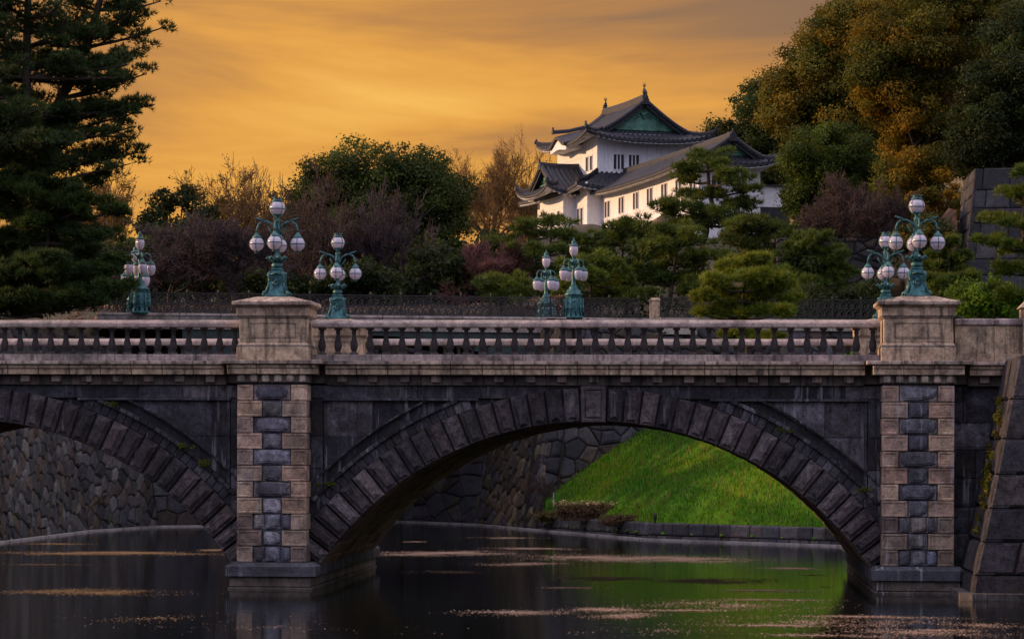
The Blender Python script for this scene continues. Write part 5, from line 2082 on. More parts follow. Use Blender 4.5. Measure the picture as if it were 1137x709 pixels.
def bare_tree(kind, label, base, height, spread, seed, mat, levels=5, group=None, trunk_r=0.28, nlimb=5, twig=0.02, rise=0.65, cat='tree', extra=None, hull=None):
    """hull: optional function(p)->bool limits the crown"""
    random.seed(seed)
    root = tree_thing(kind, label, cat, *base, group)
    ST, SB = [], []

    def grow(p, d, L, r, lev):
        n = 3
        pts = [p]
        q_ = p
        dd_ = d
        for i in range(n):
            dd_ = (dd_ + Vector((random.gauss(0, .2), random.gauss(0, .2), random.gauss(0.03, .16)))).normalized()
            q_ = q_ + dd_ * (L / n)
            pts.append(q_)
        rr_ = [r * (1 - 0.45 * i / n) for i in range(n + 1)]
        for i in range(n):
            SB.append((tuple(pts[i]), tuple(pts[i + 1]), max(twig * .8, rr_[i]), max(twig * 0.6, rr_[i + 1])))
        if lev <= 0:
            return
        kids = random.choice((2, 3, 3, 4)) if lev > 1 else 4
        for k in range(kids):
            t = random.uniform(0.35, 1.0)
            i = min(n - 1, int(t * n))
            s_ = pts[i].lerp(pts[i + 1], t * n - i)
            ax = Vector((random.gauss(0, 1), random.gauss(0, 1), random.gauss(0, 0.6)))
            nd = (dd_ + ax.normalized() * random.uniform(0.6, 1.25) + Vector((0, 0, rise * 0.12))).normalized()
            grow(s_, nd, L * random.uniform(0.55, 0.8), r * 0.55, lev - 1)
        grow(q_, (dd_ + Vector((random.gauss(0, .2), random.gauss(0, .2), 0.1))).normalized(), L * 0.72, r * 0.55, lev - 1)
    b = Vector(base)
    th = height * 0.22
    ST += path_segs([b - Vector((0, 0, .4)), b + Vector((random.uniform(-.2, .2), 0, th * .5)), b + Vector((random.uniform(-.3, .3), 0, th))], trunk_r, trunk_r * 0.75, 4)
    t0 = b + Vector((0, 0, th))
    for k in range(nlimb):
        a = 2 * math.pi * (k + random.uniform(-.25, .25)) / nlimb
        sp = spread / height
        ev = R(random.uniform(18, 50)) if k % 3 else R(random.uniform(55, 80))
        ev = min(R(84), ev * (0.7 + 0.5 * rise))
        d = Vector((math.cos(a) * math.cos(ev), math.sin(a) * math.cos(ev), math.sin(ev)))
        grow(t0 + Vector((0, 0, random.uniform(-th * .4, 0.1))), d, height * random.uniform(0.22, 0.31), trunk_r * 0.5, levels)
    # fit the limb cloud to the wanted height / spread
    A = np.array([s[0] for s in SB] + [s[1] for s in SB]) - np.array(b)
    zs = height / np.percentile(A[:, 2], 99.7)
    rs = spread / np.percentile(np.hypot(A[:, 0], A[:, 1]), 98)



    def fit(p):
        k = min(1.0, max(0, (p[2] - b.z) / max(th, 0.1)))
        return (b.x + (p[0] - b.x) * (1 + (rs - 1) * k), b.y + (p[1] - b.y) * (1 + (rs - 1) * k), b.z + (p[2] - b.z) * (1 + (zs - 1) * k))
    SB = [(fit(s[0]), fit(s[1]), s[2], s[3]) for s in SB]
    ST = [(fit(s[0]), fit(s[1]), s[2], s[3]) for s in ST]
    V, Fq = segs_mesh(ST, 7)
    mesh_np('trunk', V, Fq, M_BARK, root, smooth=True)
    V, Fq = segs_mesh(SB, 3)
    mesh_np('branches', V, Fq, mat, root)
    if extra:
        ends = [s[1] for s in SB if s[3] <= twig * 0.75]
        k, size, cols = extra
        sel = random.sample(ends, min(k, len(ends)))
        V, Fq, T = leaves([(p[0], p[1], p[2], .35, .35, .3) for p in sel], len(sel) * 5, size, cols, seed)
        mesh_np('leaves', V, Fq, M_LEAF, root, T)
    return root


def pad_pine(kind, label, base, pads, trunk, seed, cols, tufts, length=0.34, trunk_r=0.2, group=None, per=7, width=0.05, sub=9):
    """cloud-pruned pine: pads [(x,y,z,r)] , trunk polyline; every pad is carried by a limb"""
    random.seed(seed)
    root = tree_thing(kind, label, 'pine tree', *base, group)
    small = []
    for (x, y, z, r) in pads:
        small.append((x, y, z, r * 0.45, r * 0.45, r * 0.2))
        for _ in range(sub):
            a = random.uniform(0, 6.283)
            q_ = random.uniform(0.3, 1.0) * r
            rr_ = r * random.uniform(0.18, 0.36)
            small.append((x + q_ * math.cos(a), y + q_ * math.sin(a), z + random.uniform(-0.22, 0.26) * r, rr_, rr_, rr_ * 0.55))
    V, Fq, T = needles(small, tufts, length, cols, seed, per, width)
    mesh_np('crown', V, Fq, M_NEEDLE, root, T)
    S = path_segs(trunk, trunk_r, trunk_r * 0.3, 5, trunk_r * 0.15)
    tp = [Vector(s[0]) for s in S] + [Vector(S[-1][1])]
    for (x, y, z, r) in pads:
        c = Vector((x, y, z - r * 0.12))
        low = [p for p in tp if p.z < z - 0.1] or tp[:1]
        s_ = min(low, key=lambda p: (p - c).length + 0.4 * max(0, (c.z - p.z)))
        L = (c - s_).length
        m = s_.lerp(c, 0.5) + Vector((random.uniform(-.1, .1) * L, random.uniform(-.1, .1) * L, -0.06 * L))
        S += path_segs([s_, m, c], trunk_r * 0.42, 0.04, 4)
        for k in range(4):
            a = random.uniform(0, 6.283)
            S += path_segs([c - Vector((0, 0, .05)), c + Vector((math.cos(a) * r * .7, math.sin(a) * r * .7, 0.02))], 0.035, 0.015, 2)
    V, Fq = segs_mesh(S, 6)
    mesh_np('trunk', V, Fq, M_BARK, root, smooth=True)
    return root


def px_pads(lst, Y, dy=1.5, seed=0):
    random.seed(seed)
    out_ = []
    for (px, py, wpx) in lst:
        yy = Y + random.uniform(-dy, dy)
        p = P(px, py, yy)
        out_.append((p.x, p.y, p.z, wpx / 2 * yy / F))
    return out_


C_PINE = [(0.050, 0.088, 0.013), (0.072, 0.112, 0.015), (0.10, 0.135, 0.017), (0.036, 0.064, 0.013)]
C_PINEB = [(0.115, 0.165, 0.014), (0.15, 0.19, 0.016), (0.085, 0.135, 0.014), (0.16, 0.18, 0.02)]
C_PINED = [(0.022, 0.044, 0.013), (0.030, 0.058, 0.015), (0.042, 0.070, 0.016)]
C_EVER = [(0.030, 0.050, 0.014), (0.040, 0.062, 0.015), (0.022, 0.040, 0.012), (0.055, 0.072, 0.018)]
C_ORNG = [(0.145, 0.105, 0.012), (0.11, 0.098, 0.014), (0.19, 0.120, 0.010), (0.07, 0.085, 0.015), (0.16, 0.090, 0.01)]
C_OLIV = [(0.065, 0.080, 0.014), (0.085, 0.090, 0.016), (0.050, 0.065, 0.014), (0.11, 0.090, 0.014)]
C_DARK = [(0.020, 0.034, 0.014), (0.028, 0.042, 0.014), (0.016, 0.028, 0.012)]


def E(px, py, Y, wpx, hpx, w=1.0, depth=1.0):
    p = P(px, py, Y)
    s = Y / F
    return (p.x, p.y, p.z, wpx / 2 * s, wpx / 2 * s * depth, hpx / 2 * s, w)


def gbase(px, Y):
    x = P(px, 400, Y).x
    return (x, Y, ground_h(x, Y))


# --- tall dark pines at the left
def tall_pine(label, base, trunk, tips, nrand, seed, _unused, tufts, lmax=5.5):
    random.seed(seed)
    root = tree_thing('tall_pine', label, 'pine tree', *base, 'tall dark pines at the left edge')
    S = path_segs(trunk, 0.42, 0.10, 6)
    tp = [Vector(s[0]) for s in S] + [Vector(S[-1][1])]
    limbs = []
    for (px, py, dy) in tips:
        c = P(px, py, base[1] + dy)
        s_ = min([p for p in tp if p.z < c.z + 1.2] or tp[:1], key=lambda p: abs(p.z - (c.z - 1.0)))
        limbs.append((s_, c))
    for _ in range(nrand):
        t = random.uniform(0.3, 1.0)
        s_ = tp[int(t * (len(tp) - 1))]
        a = random.uniform(0, 6.283)
        L = lmax * random.uniform(0.45, 1.0) * (1.15 - 0.55 * t)
        limbs.append((s_, s_ + Vector((math.cos(a) * L, math.sin(a) * L, random.uniform(-0.4, 1.2)))))
    pads = []
    for s_, c in limbs:
        L = (c - s_).length
        m = s_.lerp(c, 0.55) + Vector((random.uniform(-.3, .3), random.uniform(-.3, .3), 0.10 * L - 0.5))
        S += path_segs([s_, m, c], 0.10, 0.025, 4)
        n = max(7, int(L * 3.0))
        for k in range(n):
            t = 0.3 + 0.7 * (k + random.random()) / n
            q_ = (s_.lerp(m, t / 0.55) if t < 0.55 else m.lerp(c, (t - 0.55) / 0.45))
            w = 0.75 * (1.1 - 0.6 * t) * min(1.4, L / 3.5)
            o_ = Vector((random.uniform(-w, w), random.uniform(-w, w), random.uniform(-0.05, 0.38)))
            r_ = random.uniform(0.26, 0.52)
            pads.append((q_.x + o_.x, q_.y + o_.y, q_.z + o_.z, r_, r_, r_ * 0.45))
            S.append((tuple(q_), tuple(q_ + o_), 0.022, 0.012))
    V, Fq, T = needles(pads, tufts, 0.26, C_PINED, seed, 7, 0.04)
    mesh_np('crown', V, Fq, M_NEEDLE, root, T)
    V, Fq = segs_mesh(S, 5)
    mesh_np('trunk', V, Fq, M_BARK, root, smooth=True)
    return root


bp = gbase(20, 119)
tall_pine('tall dark pine with a straight trunk at the left edge', bp, [bp, P(20, 210, 119), P(28, 120, 119), P(30, 20, 119.5), P(34, -60, 119.5)],
          [(75, 20, -1), (68, 60, 1), (-10, 40, 0), (60, 175, -1), (-15, 140, 0), (78, 215, 0), (-10, 215, 0)], 58, 21, 0, 12500, 6.0)
bp = gbase(34, 121)
tall_pine('tall leaning pine whose right hand boughs reach out over the golden sky', bp, [bp, P(38, 240, 121), P(52, 150, 121), P(76, 92, 121), P(98, 45, 121), P(112, -5, 121), P(122, -50, 121)],
          [(184, 30, 0), (162, 14, 1), (160, 52, -1), (150, 62, 1), (163, 82, 0), (140, 92, 1), (172, 116, 0), (148, 126, -1), (152, 140, 1), (160, 168, 0), (136, 160, 1), (144, 182, -1), (120, 200, 0),
           (60, 20, 0), (50, 60, 1), (30, 100, 1), (90, 150, -1), (105, 120, 1), (20, 170, 0), (110, 72, -1), (130, 35, 1), (85, 10, 0), (125, 105, 0), (112, 165, 1), (140, -12, 0)], 26, 22, 0, 13000, 4.4)
bp = gbase(-35, 118)
tall_pine('tall dark pine mostly outside the left edge', bp, [bp, P(-35, 200, 118), P(-32, 100, 118), P(-30, -40, 118)], [(20, 100, 0), (15, 150, 1), (10, 60, 0), (25, 30, 1), (18, 200, 0), (12, 0, 0)], 60, 23, 0, 15000)

bp = gbase(42, 117.6)
pads = px_pads([(25, 245, 60), (75, 240, 60), (110, 262, 50), (45, 268, 80), (95, 282, 62), (15, 285, 60), (60, 298, 90), (112, 302, 50), (25, 315, 70), (85, 320, 70), (120, 328, 36), (50, 335, 60), (0, 262, 50), (5, 330, 60), (100, 262, 60), (130, 290, 44), (20, 300, 60), (85, 305, 70), (60, 340, 70), (-10, 300, 70), (-5, 345, 70), (30, 250, 60), (10, 270, 60), (115, 318, 60), (70, 255, 60), (95, 335, 60), (40, 285, 60), (15, 215, 64), (50, 222, 74), (90, 228, 60), (120, 234, 44), (30, 236, 70), (70, 208, 54), (-5, 228, 50), (10, 196, 54), (45, 192, 60), (25, 206, 60), (60, 238, 60)], 117.6, 1.2, 5)
pad_pine('spreading_pine', 'broad low dark pine in front of the tall pines at left', bp, pads, [bp, P(44, 330, 117.6), P(48, 290, 117.6), P(58, 245, 117.6)], 31, C_PINED + C_PINE[:1], 21000, 0.30, 0.25, None, 8, 0.045)

# --- trees across the left and middle
G_B = 'bare trees in front of the sunset'
b = gbase(112, 165)
bare_tree('bare_tree', 'bare tree with fine golden twigs right of the tall pines', b, P(112, 168, 165).z - b[2], 5.0, 41, M_TWIG_BACKLIT, 5, G_B, extra=(900, 0.10, [(0.16, 0.10, 0.02), (0.12, 0.08, 0.02)]))
b = gbase(192, 168)
broadleaf('dark_tree', 'small dark round evergreen between two bare trees at left', b, [E(195, 240, 168, 72, 66), E(178, 262, 168, 60, 60), E(215, 262, 168, 55, 60)], 46, 0.55, 9000, 0.13, C_DARK, 42)
b = gbase(255, 172)
bare_tree('bare_tree', 'wide bare tree with thin twigs behind the left pedestal lamp', b, P(255, 190, 172).z - b[2], 5.2, 43, M_TWIG_BACKLIT, 5, G_B, extra=(700, 0.10, [(0.13, 0.085, 0.025), (0.09, 0.07, 0.025)]))
b = gbase(300, 176)
bare_tree('bare_tree', 'brown bare tree at the left shoulder of the big domed evergreen', b, P(300, 192, 176).z - b[2], 4.6, 48, M_TWIG, 5, G_B)
b = gbase(425, 178)
broadleaf('domed_evergreen', 'big dark evergreen with a rounded dome crown against the sky', b, [E(422, 222, 178, 186, 122, 2.4, 0.7), E(385, 232, 178, 110, 90, 1), E(470, 236, 178, 90, 110, 1), E(420, 250, 176, 190, 110, 1.2, .7)], 400, 0.72, 110000, 0.10, C_EVER + [(0.05, 0.075, 0.015)], 44, trunk_r=0.5)
b = gbase(365, 152)
bare_tree('bare_tree', 'broad brownish purple bare tree in front of the domed evergreen', b, P(365, 196, 152).z - b[2], 5.0, 45, M_TWIG, 5, G_B, nlimb=6)
b = gbase(425, 154)
bare_tree('bare_tree', 'dull purple bare tree right of the broad one under the dome', b, P(425, 212, 154).z - b[2], 4.2, 46, M_TWIG_PURPLE, 5, G_B, nlimb=6)
b = gbase(546, 226)
bare_tree('bare_tree', 'upright bare tree glowing gold between the dome and the castle', b, P(546, 160, 226).z - b[2], 5.8, 47, M_TWIG_BACKLIT, 5, G_B, nlimb=9, rise=0.8, twig=0.014, extra=(260, 0.09, [(0.16, 0.10, 0.02), (0.12, 0.08, 0.02)]))
b = gbase(590, 232)
bare_tree('bare_tree', 'bare tree whose twigs end beside the castle eaves', b, P(590, 180, 232).z - b[2], 3.4, 49, M_TWIG_BACKLIT, 4, G_B, nlimb=6, rise=0.9)
b = gbase(542, 148)
bare_tree('bare_shrub', 'reddish bare shrub left of the castle pines', b, P(542, 266, 148).z - b[2], 2.6, 50, M_TWIG_RED, 5, None, 0.12, 8, 0.016, 0.5, 'shrub')
b = gbase(190, 143)
bare_tree('bare_shrub', 'purple grey twiggy shrub behind the left railing', b, P(190, 250, 143).z - b[2], 3.8, 51, M_TWIG_PURPLE, 5, None, 0.14, 8, 0.018, 0.5, 'shrub')
b = gbase(255, 141)
bare_tree('bare_shrub', 'purple twiggy shrub just left of the pedestal lamp', b, P(255, 240, 141).z - b[2], 3.6, 52, M_TWIG_PURPLE, 5, None, 0.14, 8, 0.018, 0.5, 'shrub')
G_S = 'dark shrubs behind the iron railing'
for i, (px, Y, top, w, lb) in enumerate([
        (140, 150, 250, 90, 'dark leafy shrub next to the lamp pair at left'), (225, 156, 240, 110, 'dark leafy shrub low between the left lamps'),
        (330, 158, 246, 110, 'dark leafy shrub right of the left pedestal lamp'), (395, 146, 290, 70, 'low leafy shrub directly behind the rear left lamp'),
        (450, 160, 232, 110, 'tall dark leafy shrub under the right side of the dome'), (500, 150, 268, 80, 'dark leafy shrub left of the reddish shrub'),
        (300, 147, 296, 90, 'low leafy shrub behind the near left lamp'), (545, 172, 262, 110, 'dark leafy shrub at the foot of the golden bare tree'),
        (60, 150, 240, 110, 'dark leafy shrub behind the tall pines'), (385, 170, 236, 120, 'dark leafy shrub at the foot of the domed evergreen'),
        (225, 196, 214, 120, 'dark tree mass behind the bare trees left of the pedestal lamp'), (312, 200, 208, 110, 'dark tree mass just left of the dome, behind the bare twigs'), (140, 190, 226, 90, 'dark tree mass behind the left lamp pair')]):
    b = gbase(px, Y)
    bot = 345
    hh_ = bot - top
    broadleaf('dark_shrub', lb, b, [E(px, top + hh_ * 0.45, Y, w, hh_ * 0.9), E(px - w * .25, top + hh_ * .6, Y, w * .7, hh_ * .75), E(px + w * .25, top + hh_ * .62, Y, w * .7, hh_ * .75)],
              46, 0.6, 9500, 0.13, C_DARK if i % 2 else C_EVER[:3], 60 + i, G_S, 0.15)['category'] = 'shrub'

# --- pines below the castle
G_P = 'pruned pines below the castle'
b = gbase(600, 150)
pad_pine('pruned_pine', 'layered pine hiding the foot of the castle tower', b, px_pads([(612, 246, 52), (590, 262, 48), (632, 262, 44), (572, 282, 52), (608, 280, 58), (640, 284, 40), (560, 296, 40), (590, 302, 60), (628, 306, 50), (605, 322, 60), (648, 268, 40), (560, 270, 40), (655, 300, 40), (584, 250, 36)], 150, 1.5, 6),
         [b, P(602, 325, 150), P(610, 285, 150), P(612, 252, 150)], 71, C_PINE, 3800, 0.36, 0.17, G_P)
b = gbase(558, 139)
pad_pine('pruned_pine', 'low flat pine pad behind the railing left of the lamp pair', b, px_pads([(560, 314, 62), (540, 322, 40), (580, 324, 50), (556, 331, 60)], 139, 0.8, 7), [b, P(556, 338, 139), P(558, 322, 139)], 72, C_PINE, 1400, 0.32, 0.12, G_P)
b = gbase(692, 152)
pad_pine('pruned_pine', 'dark flat topped pine on a forked trunk under the pink gallery', b, px_pads([(695, 250, 62), (672, 262, 40), (718, 262, 46), (690, 268, 70), (668, 284, 44), (722, 284, 50), (700, 296, 60), (672, 305, 50), (720, 310, 56), (690, 322, 66)], 152, 1.5, 8),
         [b, P(698, 330, 152), P(690, 295, 152), P(694, 256, 152)], 73, C_PINE, 3900, 0.36, 0.17, G_P)
b = gbase(784, 162)
pad_pine('pruned_pine', 'tall dark pine with stacked pads standing before the gallery', b,
         px_pads([(786, 174, 44), (768, 187, 48), (800, 184, 34), (764, 199, 44), (808, 198, 56), (826, 211, 38), (768, 216, 44), (754, 229, 58), (795, 216, 44), (812, 227, 52), (790, 242, 66), (818, 246, 50), (760, 248, 60), (745, 236, 30)], 162, 1.8, 9),
         [b, P(778, 290, 162), P(784, 256, 162), P(791, 233, 162), P(788, 211, 162), P(786, 190, 162), P(786, 178, 162)], 74, C_PINE, 5200, 0.36, 0.26, G_P)
b = gbase(735, 147)
pad_pine('pruned_pine', 'wide layered pine low between the flat topped pine and the bright one', b, px_pads([(745, 258, 60), (770, 268, 60), (735, 276, 60), (790, 284, 50), (755, 292, 64), (722, 300, 44), (745, 312, 70), (775, 318, 60)], 147, 1.5, 10), [b, P(745, 325, 147), P(750, 290, 147), P(752, 262, 147)], 75, C_PINE, 3900, 0.36, 0.17, G_P)
b = gbase(848, 156)
pad_pine('pruned_pine', 'spreading pine at the right of the tall stacked one', b, px_pads([(835, 250, 60), (866, 254, 46), (846, 258, 80), (880, 266, 50), (820, 268, 56), (858, 280, 70), (885, 292, 46), (835, 296, 60), (865, 310, 70)], 156, 1.5, 11), [b, P(846, 320, 156), P(850, 285, 156), P(848, 250, 156)], 76, C_PINE + C_OLIV[:1], 4200, 0.36, 0.19, G_P)
bx_, by_ = P(828, 350, 122).x, 122.0
b = (bx_, by_, bank_z(bx_, by_))
pad_pine('rounded_pine', 'bright green rounded pine rising above the balustrade in front of the railing', b,
         px_pads([(830, 290, 44), (810, 300, 44), (850, 299, 42), (796, 314, 46), (830, 308, 60), (864, 313, 44), (785, 330, 40), (815, 326, 56), (848, 326, 56), (876, 332, 34), (800, 344, 52), (835, 344, 60), (866, 346, 44), (780, 347, 30), (815, 372, 40), (845, 376, 44)], 122, 1.6, 12),
         [b, P(830, 390, 122), P(824, 345, 122), P(830, 296, 122)], 77, C_PINEB, 6800, 0.30, 0.15, None, 8, 0.045)
b = gbase(655, 144)
pad_pine('pruned_pine', 'low spreading pine right behind the taller iron bridge lamp', b, px_pads([(660, 288, 44), (640, 296, 46), (682, 298, 50), (655, 308, 60), (690, 314, 44), (632, 316, 46), (668, 326, 66), (700, 330, 50), (640, 332, 50)], 144, 1.3, 15), [b, P(656, 325, 144), P(658, 292, 144)], 121, C_PINE + C_PINEB[:1], 4200, 0.33, 0.15, G_P)
b = gbase(905, 146)
pad_pine('pruned_pine', 'dark layered pine standing against the rough rampart', b, px_pads([(903, 266, 44), (888, 278, 46), (922, 280, 48), (905, 292, 66), (884, 304, 44), (930, 304, 50), (908, 316, 70), (940, 326, 50), (890, 328, 50)], 146, 1.3, 16), [b, P(906, 325, 146), P(904, 270, 146)], 122, C_PINE, 4400, 0.34, 0.15, G_P)
b = gbase(1055, 134)
pad_pine('dense_pine', 'compact pine right of the near right lamp', b, px_pads([(1054, 270, 34), (1042, 284, 36), (1066, 286, 36), (1050, 298, 54), (1036, 310, 34), (1070, 308, 40), (1052, 322, 60), (1040, 336, 40), (1075, 332, 40)], 134, 1.2, 13), [b, P(1054, 320, 134), P(1054, 275, 134)], 78, C_PINE, 4200, 0.30, 0.14, None, 8)
b = gbase(1132, 118)
pad_pine('edge_pine', 'loose yellow green pine cut by the right edge of the view', b, px_pads([(1138, 190, 40), (1128, 215, 40), (1150, 220, 50), (1112, 245, 44), (1140, 250, 50), (1105, 268, 40), (1130, 275, 50), (1118, 300, 44), (1145, 300, 50), (1110, 322, 40), (1135, 330, 60)], 118, 1.2, 14), [b, P(1140, 320, 118), P(1136, 250, 118), P(1140, 195, 118)], 79, C_PINEB + C_PINE, 3600, 0.30, 0.14, None, 8)

# --- the wooded hill at the right
G_H = 'large trees on the castle hill'
b = gbase(840, 222)
broadleaf('hill_tree', 'dark domed tree sloping up behind the gallery gable', b, [E(852, 150, 222, 92, 110, 1.3), E(815, 180, 222, 95, 90, 1.2), E(785, 205, 222, 80, 80), E(880, 170, 222, 70, 120)], 250, 0.9, 85000, 0.13, C_EVER + C_DARK[:1], 81, G_H, 0.5)
b = gbase(925, 200)
broadleaf('hill_tree', 'towering tree with olive and orange foliage reaching the top edge', b, [E(935, 40, 200, 100, 76, 1.2), E(910, 88, 200, 95, 90, 1.2), E(950, 90, 200, 100, 100), E(885, 130, 200, 70, 90), E(930, 150, 200, 120, 110), E(960, 20, 200, 90, 70), E(975, 150, 200, 90, 120)], 290, 0.8, 100000, 0.115, C_OLIV + C_ORNG[:2], 82, G_H, 0.5)
b = gbase(1030, 168)
broadleaf('hill_tree', 'huge orange tinged tree filling the upper right', b, [E(1030, 45, 168, 130, 110, 1.3), E(980, 75, 168, 76, 90, 0.8), E(1080, 60, 168, 120, 140, 1.1), E(1010, 120, 168, 100, 80), E(1040, 165, 168, 110, 90), E(1020, 205, 165, 76, 70, 0.6), E(1055, -15, 168, 120, 60)], 370, 0.72, 150000, 0.095, C_ORNG[:4] + C_OLIV, 83, G_H, 0.5)
b = gbase(1115, 158)
broadleaf('hill_tree', 'dark green tree on top of the rampart at right', b, [E(1110, 120, 158, 100, 120, 1.2), E(1140, 80, 158, 100, 140), E(1090, 165, 158, 70, 50, 0.6), E(1135, 165, 158, 80, 50, .7)], 210, 0.72, 75000, 0.10, C_DARK + C_EVER[:1], 84, G_H, 0.4)
b = gbase(905, 178)
broadleaf('hill_tree', 'mid green bushy tree below the towering one, right of the white wall', b, [E(918, 172, 178, 92, 66, 1.2), E(902, 208, 178, 50, 56), E(938, 200, 178, 76, 80), E(915, 234, 178, 70, 46, .7)], 165, 0.62, 60000, 0.095, [(0.045, 0.078, 0.014), (0.060, 0.095, 0.016), (0.035, 0.060, 0.013)], 85, G_H, 0.35)
b = gbase(1000, 215)
broadleaf('hill_tree', 'dark backing tree between the two orange crowns', b, [E(985, 120, 215, 140, 200), E(1060, 110, 215, 150, 220), E(1130, 100, 215, 120, 220), E(965, 205, 205, 150, 110), E(900, 150, 215, 100, 160, .6)], 160, 1.1, 45000, 0.17, C_EVER, 86, G_H, 0.5)
b = gbase(930, 154)
bare_tree('bare_shrub', 'spreading purple bare shrub on top of the rough rampart', (b[0], 155, 14.0), P(930, 196, 155).z - 14.0, 3.6, 87, M_TWIG, 5, None, 0.16, 8, 0.018, 0.45, 'shrub')
b = gbase(985, 156)
bare_tree('bare_shrub', 'thin reddish bare shrub beside the earth slope', (b[0], 156, 14.0), P(985, 205, 156).z - 14.0, 2.2, 88, M_TWIG, 5, None, 0.12, 7, 0.016, 0.5, 'shrub')
for i, (px, Y, top, w, cols, lb) in enumerate([(1100, 128, 305, 60, [(0.06, 0.12, 0.012), (0.075, 0.14, 0.014)], 'rounded bright green bush at the right between two pines'),
                                         (1000, 160, 228, 80, C_ORNG + C_OLIV, 'orange brown bush behind the near right lamp'), (1048, 162, 200, 66, C_ORNG, 'orange bush on top of the earth slope'),
        (1028, 149, 236, 58, C_ORNG[:2] + C_DARK, 'brownish bush in front of the earth slope, over the compact pine'),
                                         (905, 142, 318, 70, C_DARK, 'low dark bush at the foot of the rough rampart'), (960, 142, 312, 60, C_DARK, 'low dark bush behind the right pair of lamps'),
        (888, 146, 284, 60, C_EVER, 'taller green bush against the left part of the rough rampart')]):
    b = gbase(px, Y)
    broadleaf('leafy_bush', lb, b, [E(px, top + 20, Y, w, 40), E(px - w * .25, top + 32, Y, w * .6, 34), E(px + w * .25, top + 32, Y, w * .6, 34)], 30, 0.45, 6500, 0.10, cols, 95 + i, None, 0.08)['category'] = 'bush'

# dry leaf litter on the slope right behind the railings
r_ = np.random.default_rng(510)
cl = []
while len(cl) < 2600:
    x, y = r_.uniform(-34, 2), r_.uniform(136.5, 147)
    if inside(x, y, POLY):
        continue
    cl.append((x, y, ground_h(x, y) + 0.03, 0.28, 0.28, 0.07))
V, Fq, T = leaves(cl, 26000, 0.065, [(0.24, 0.15, 0.09), (0.17, 0.10, 0.07), (0.30, 0.20, 0.13), (0.12, 0.07, 0.05)], 510)
tag(mesh_np('leaf_litter', V, Fq, M_SCUM, None, T), 'tan fallen leaves on the slope seen through the black railings', 'leaf litter', kind='stuff')

# low evergreen ground cover on the wooded slopes
r_ = np.random.default_rng(500)
cl = []
while len(cl) < 1500:
    x, y = r_.uniform(-75, 45), r_.uniform(146, 236)
    if abs(x + 0.03 * y) > 40 and r_.random() < 0.6:
        continue
    if -9.8 < x < 8 and 176 < y < 222:
        continue
    h_ = r_.uniform(0.3, 0.9)
    cl.append((x, y, ground_h(x, y) + h_ * 0.4, h_ * 1.6, h_ * 1.6, h_))
V, Fq, T = leaves(cl, 70000, 0.15, C_DARK + C_EVER[:2], 500)
tag(mesh_np('undergrowth', V, Fq, M_LEAF, None, T), 'dark low undergrowth covering the wooded slope behind the railings', 'undergrowth', kind='stuff')

# --- small plants and markers of the bank
def dry_shrub(label, px, py, Y, wpx, hpx, cols, seed, n=260, flower=None):
    random.seed(seed)
    p = P(px, py, Y)
    root = thing('dry_shrub', label, 'shrub', p)
    S = []
    for k in range(n):
        a = random.uniform(0, 6.283)
        sp = wpx * 0.5 * Y / F
        q0 = p + Vector((random.uniform(-sp, sp), random.uniform(-.35, .35), 0))
        h = hpx * Y / F * random.uniform(0.5, 1.0)
        q1 = q0 + Vector((random.uniform(-.12, .12), random.uniform(-.15, .1), h * 0.6))
        q2 = q1 + Vector((random.uniform(-.22, .22), random.uniform(-.25, .1), h * 0.35 - random.random() * .15))
        S += [(tuple(q0), tuple(q1), 0.012, 0.010), (tuple(q1), tuple(q2), 0.010, 0.005)]
    V, Fq = segs_mesh(S, 3)
    mesh_np('stems', V, Fq, plain_mat('dry_stems', cols[0], rough=0.8), root)
    ends = [s[1] for s in S]
    V, Fq, T = leaves([(e[0], e[1], e[2], .12, .12, .1) for e in ends], len(ends) * 7, 0.05, cols, seed)
    mesh_np('leaves', V, Fq, M_LEAF, root, T)
    if flower:
        tops = sorted(ends, key=lambda e: -e[2])[:60]
        V, Fq, T = leaves([(e[0], e[1], e[2] + .05, .1, .1, .08) for e in tops], 500, 0.05, flower, seed + 1)
        mesh_np('flowers', V, Fq, M_LEAF, root, T)


def bank_pt(px, d):
    """a point d metres up the bank from the waterside wall under column px"""
    best = None
    for k in range(400):
        Y = 100 + k * 0.07
        x = P(px, 500, Y).x
        if not inside(x, Y, POLY) and x > -7.5:
            return Y + d
    return 118


Yb = bank_pt(655, 0.15)
dry_shrub('dry brown overhanging shrub with pale seed heads at the left foot of the grass bank', 655, 572 + 6, bank_pt(655, .3), 70, 22, [(0.13, 0.085, 0.05), (0.10, 0.065, 0.04)], 201, 420, [(0.45, 0.36, 0.22), (0.35, 0.30, 0.15)])
dry_shrub('low brown dead grass tuft hanging over the bank wall by the corner', 616, 580, bank_pt(616, .2), 36, 14, [(0.10, 0.075, 0.03), (0.07, 0.065, 0.025)], 202, 220)
dry_shrub('low brown dead grass tuft hanging over the bank wall right of the seed heads', 692, 584, bank_pt(692, .2), 44, 14, [(0.11, 0.07, 0.045), (0.08, 0.06, 0.03)], 203, 240)
p0 = P(603, 560, 121.8)
bare_tree('bare_sapling', 'tiny bare sapling against the corner of the rubble wall', (p0.x, 122.4, 0.9), 1.9, 0.9, 204, M_TWIG, 4, None, 0.03, 5, 0.008, 0.6, 'sapling')

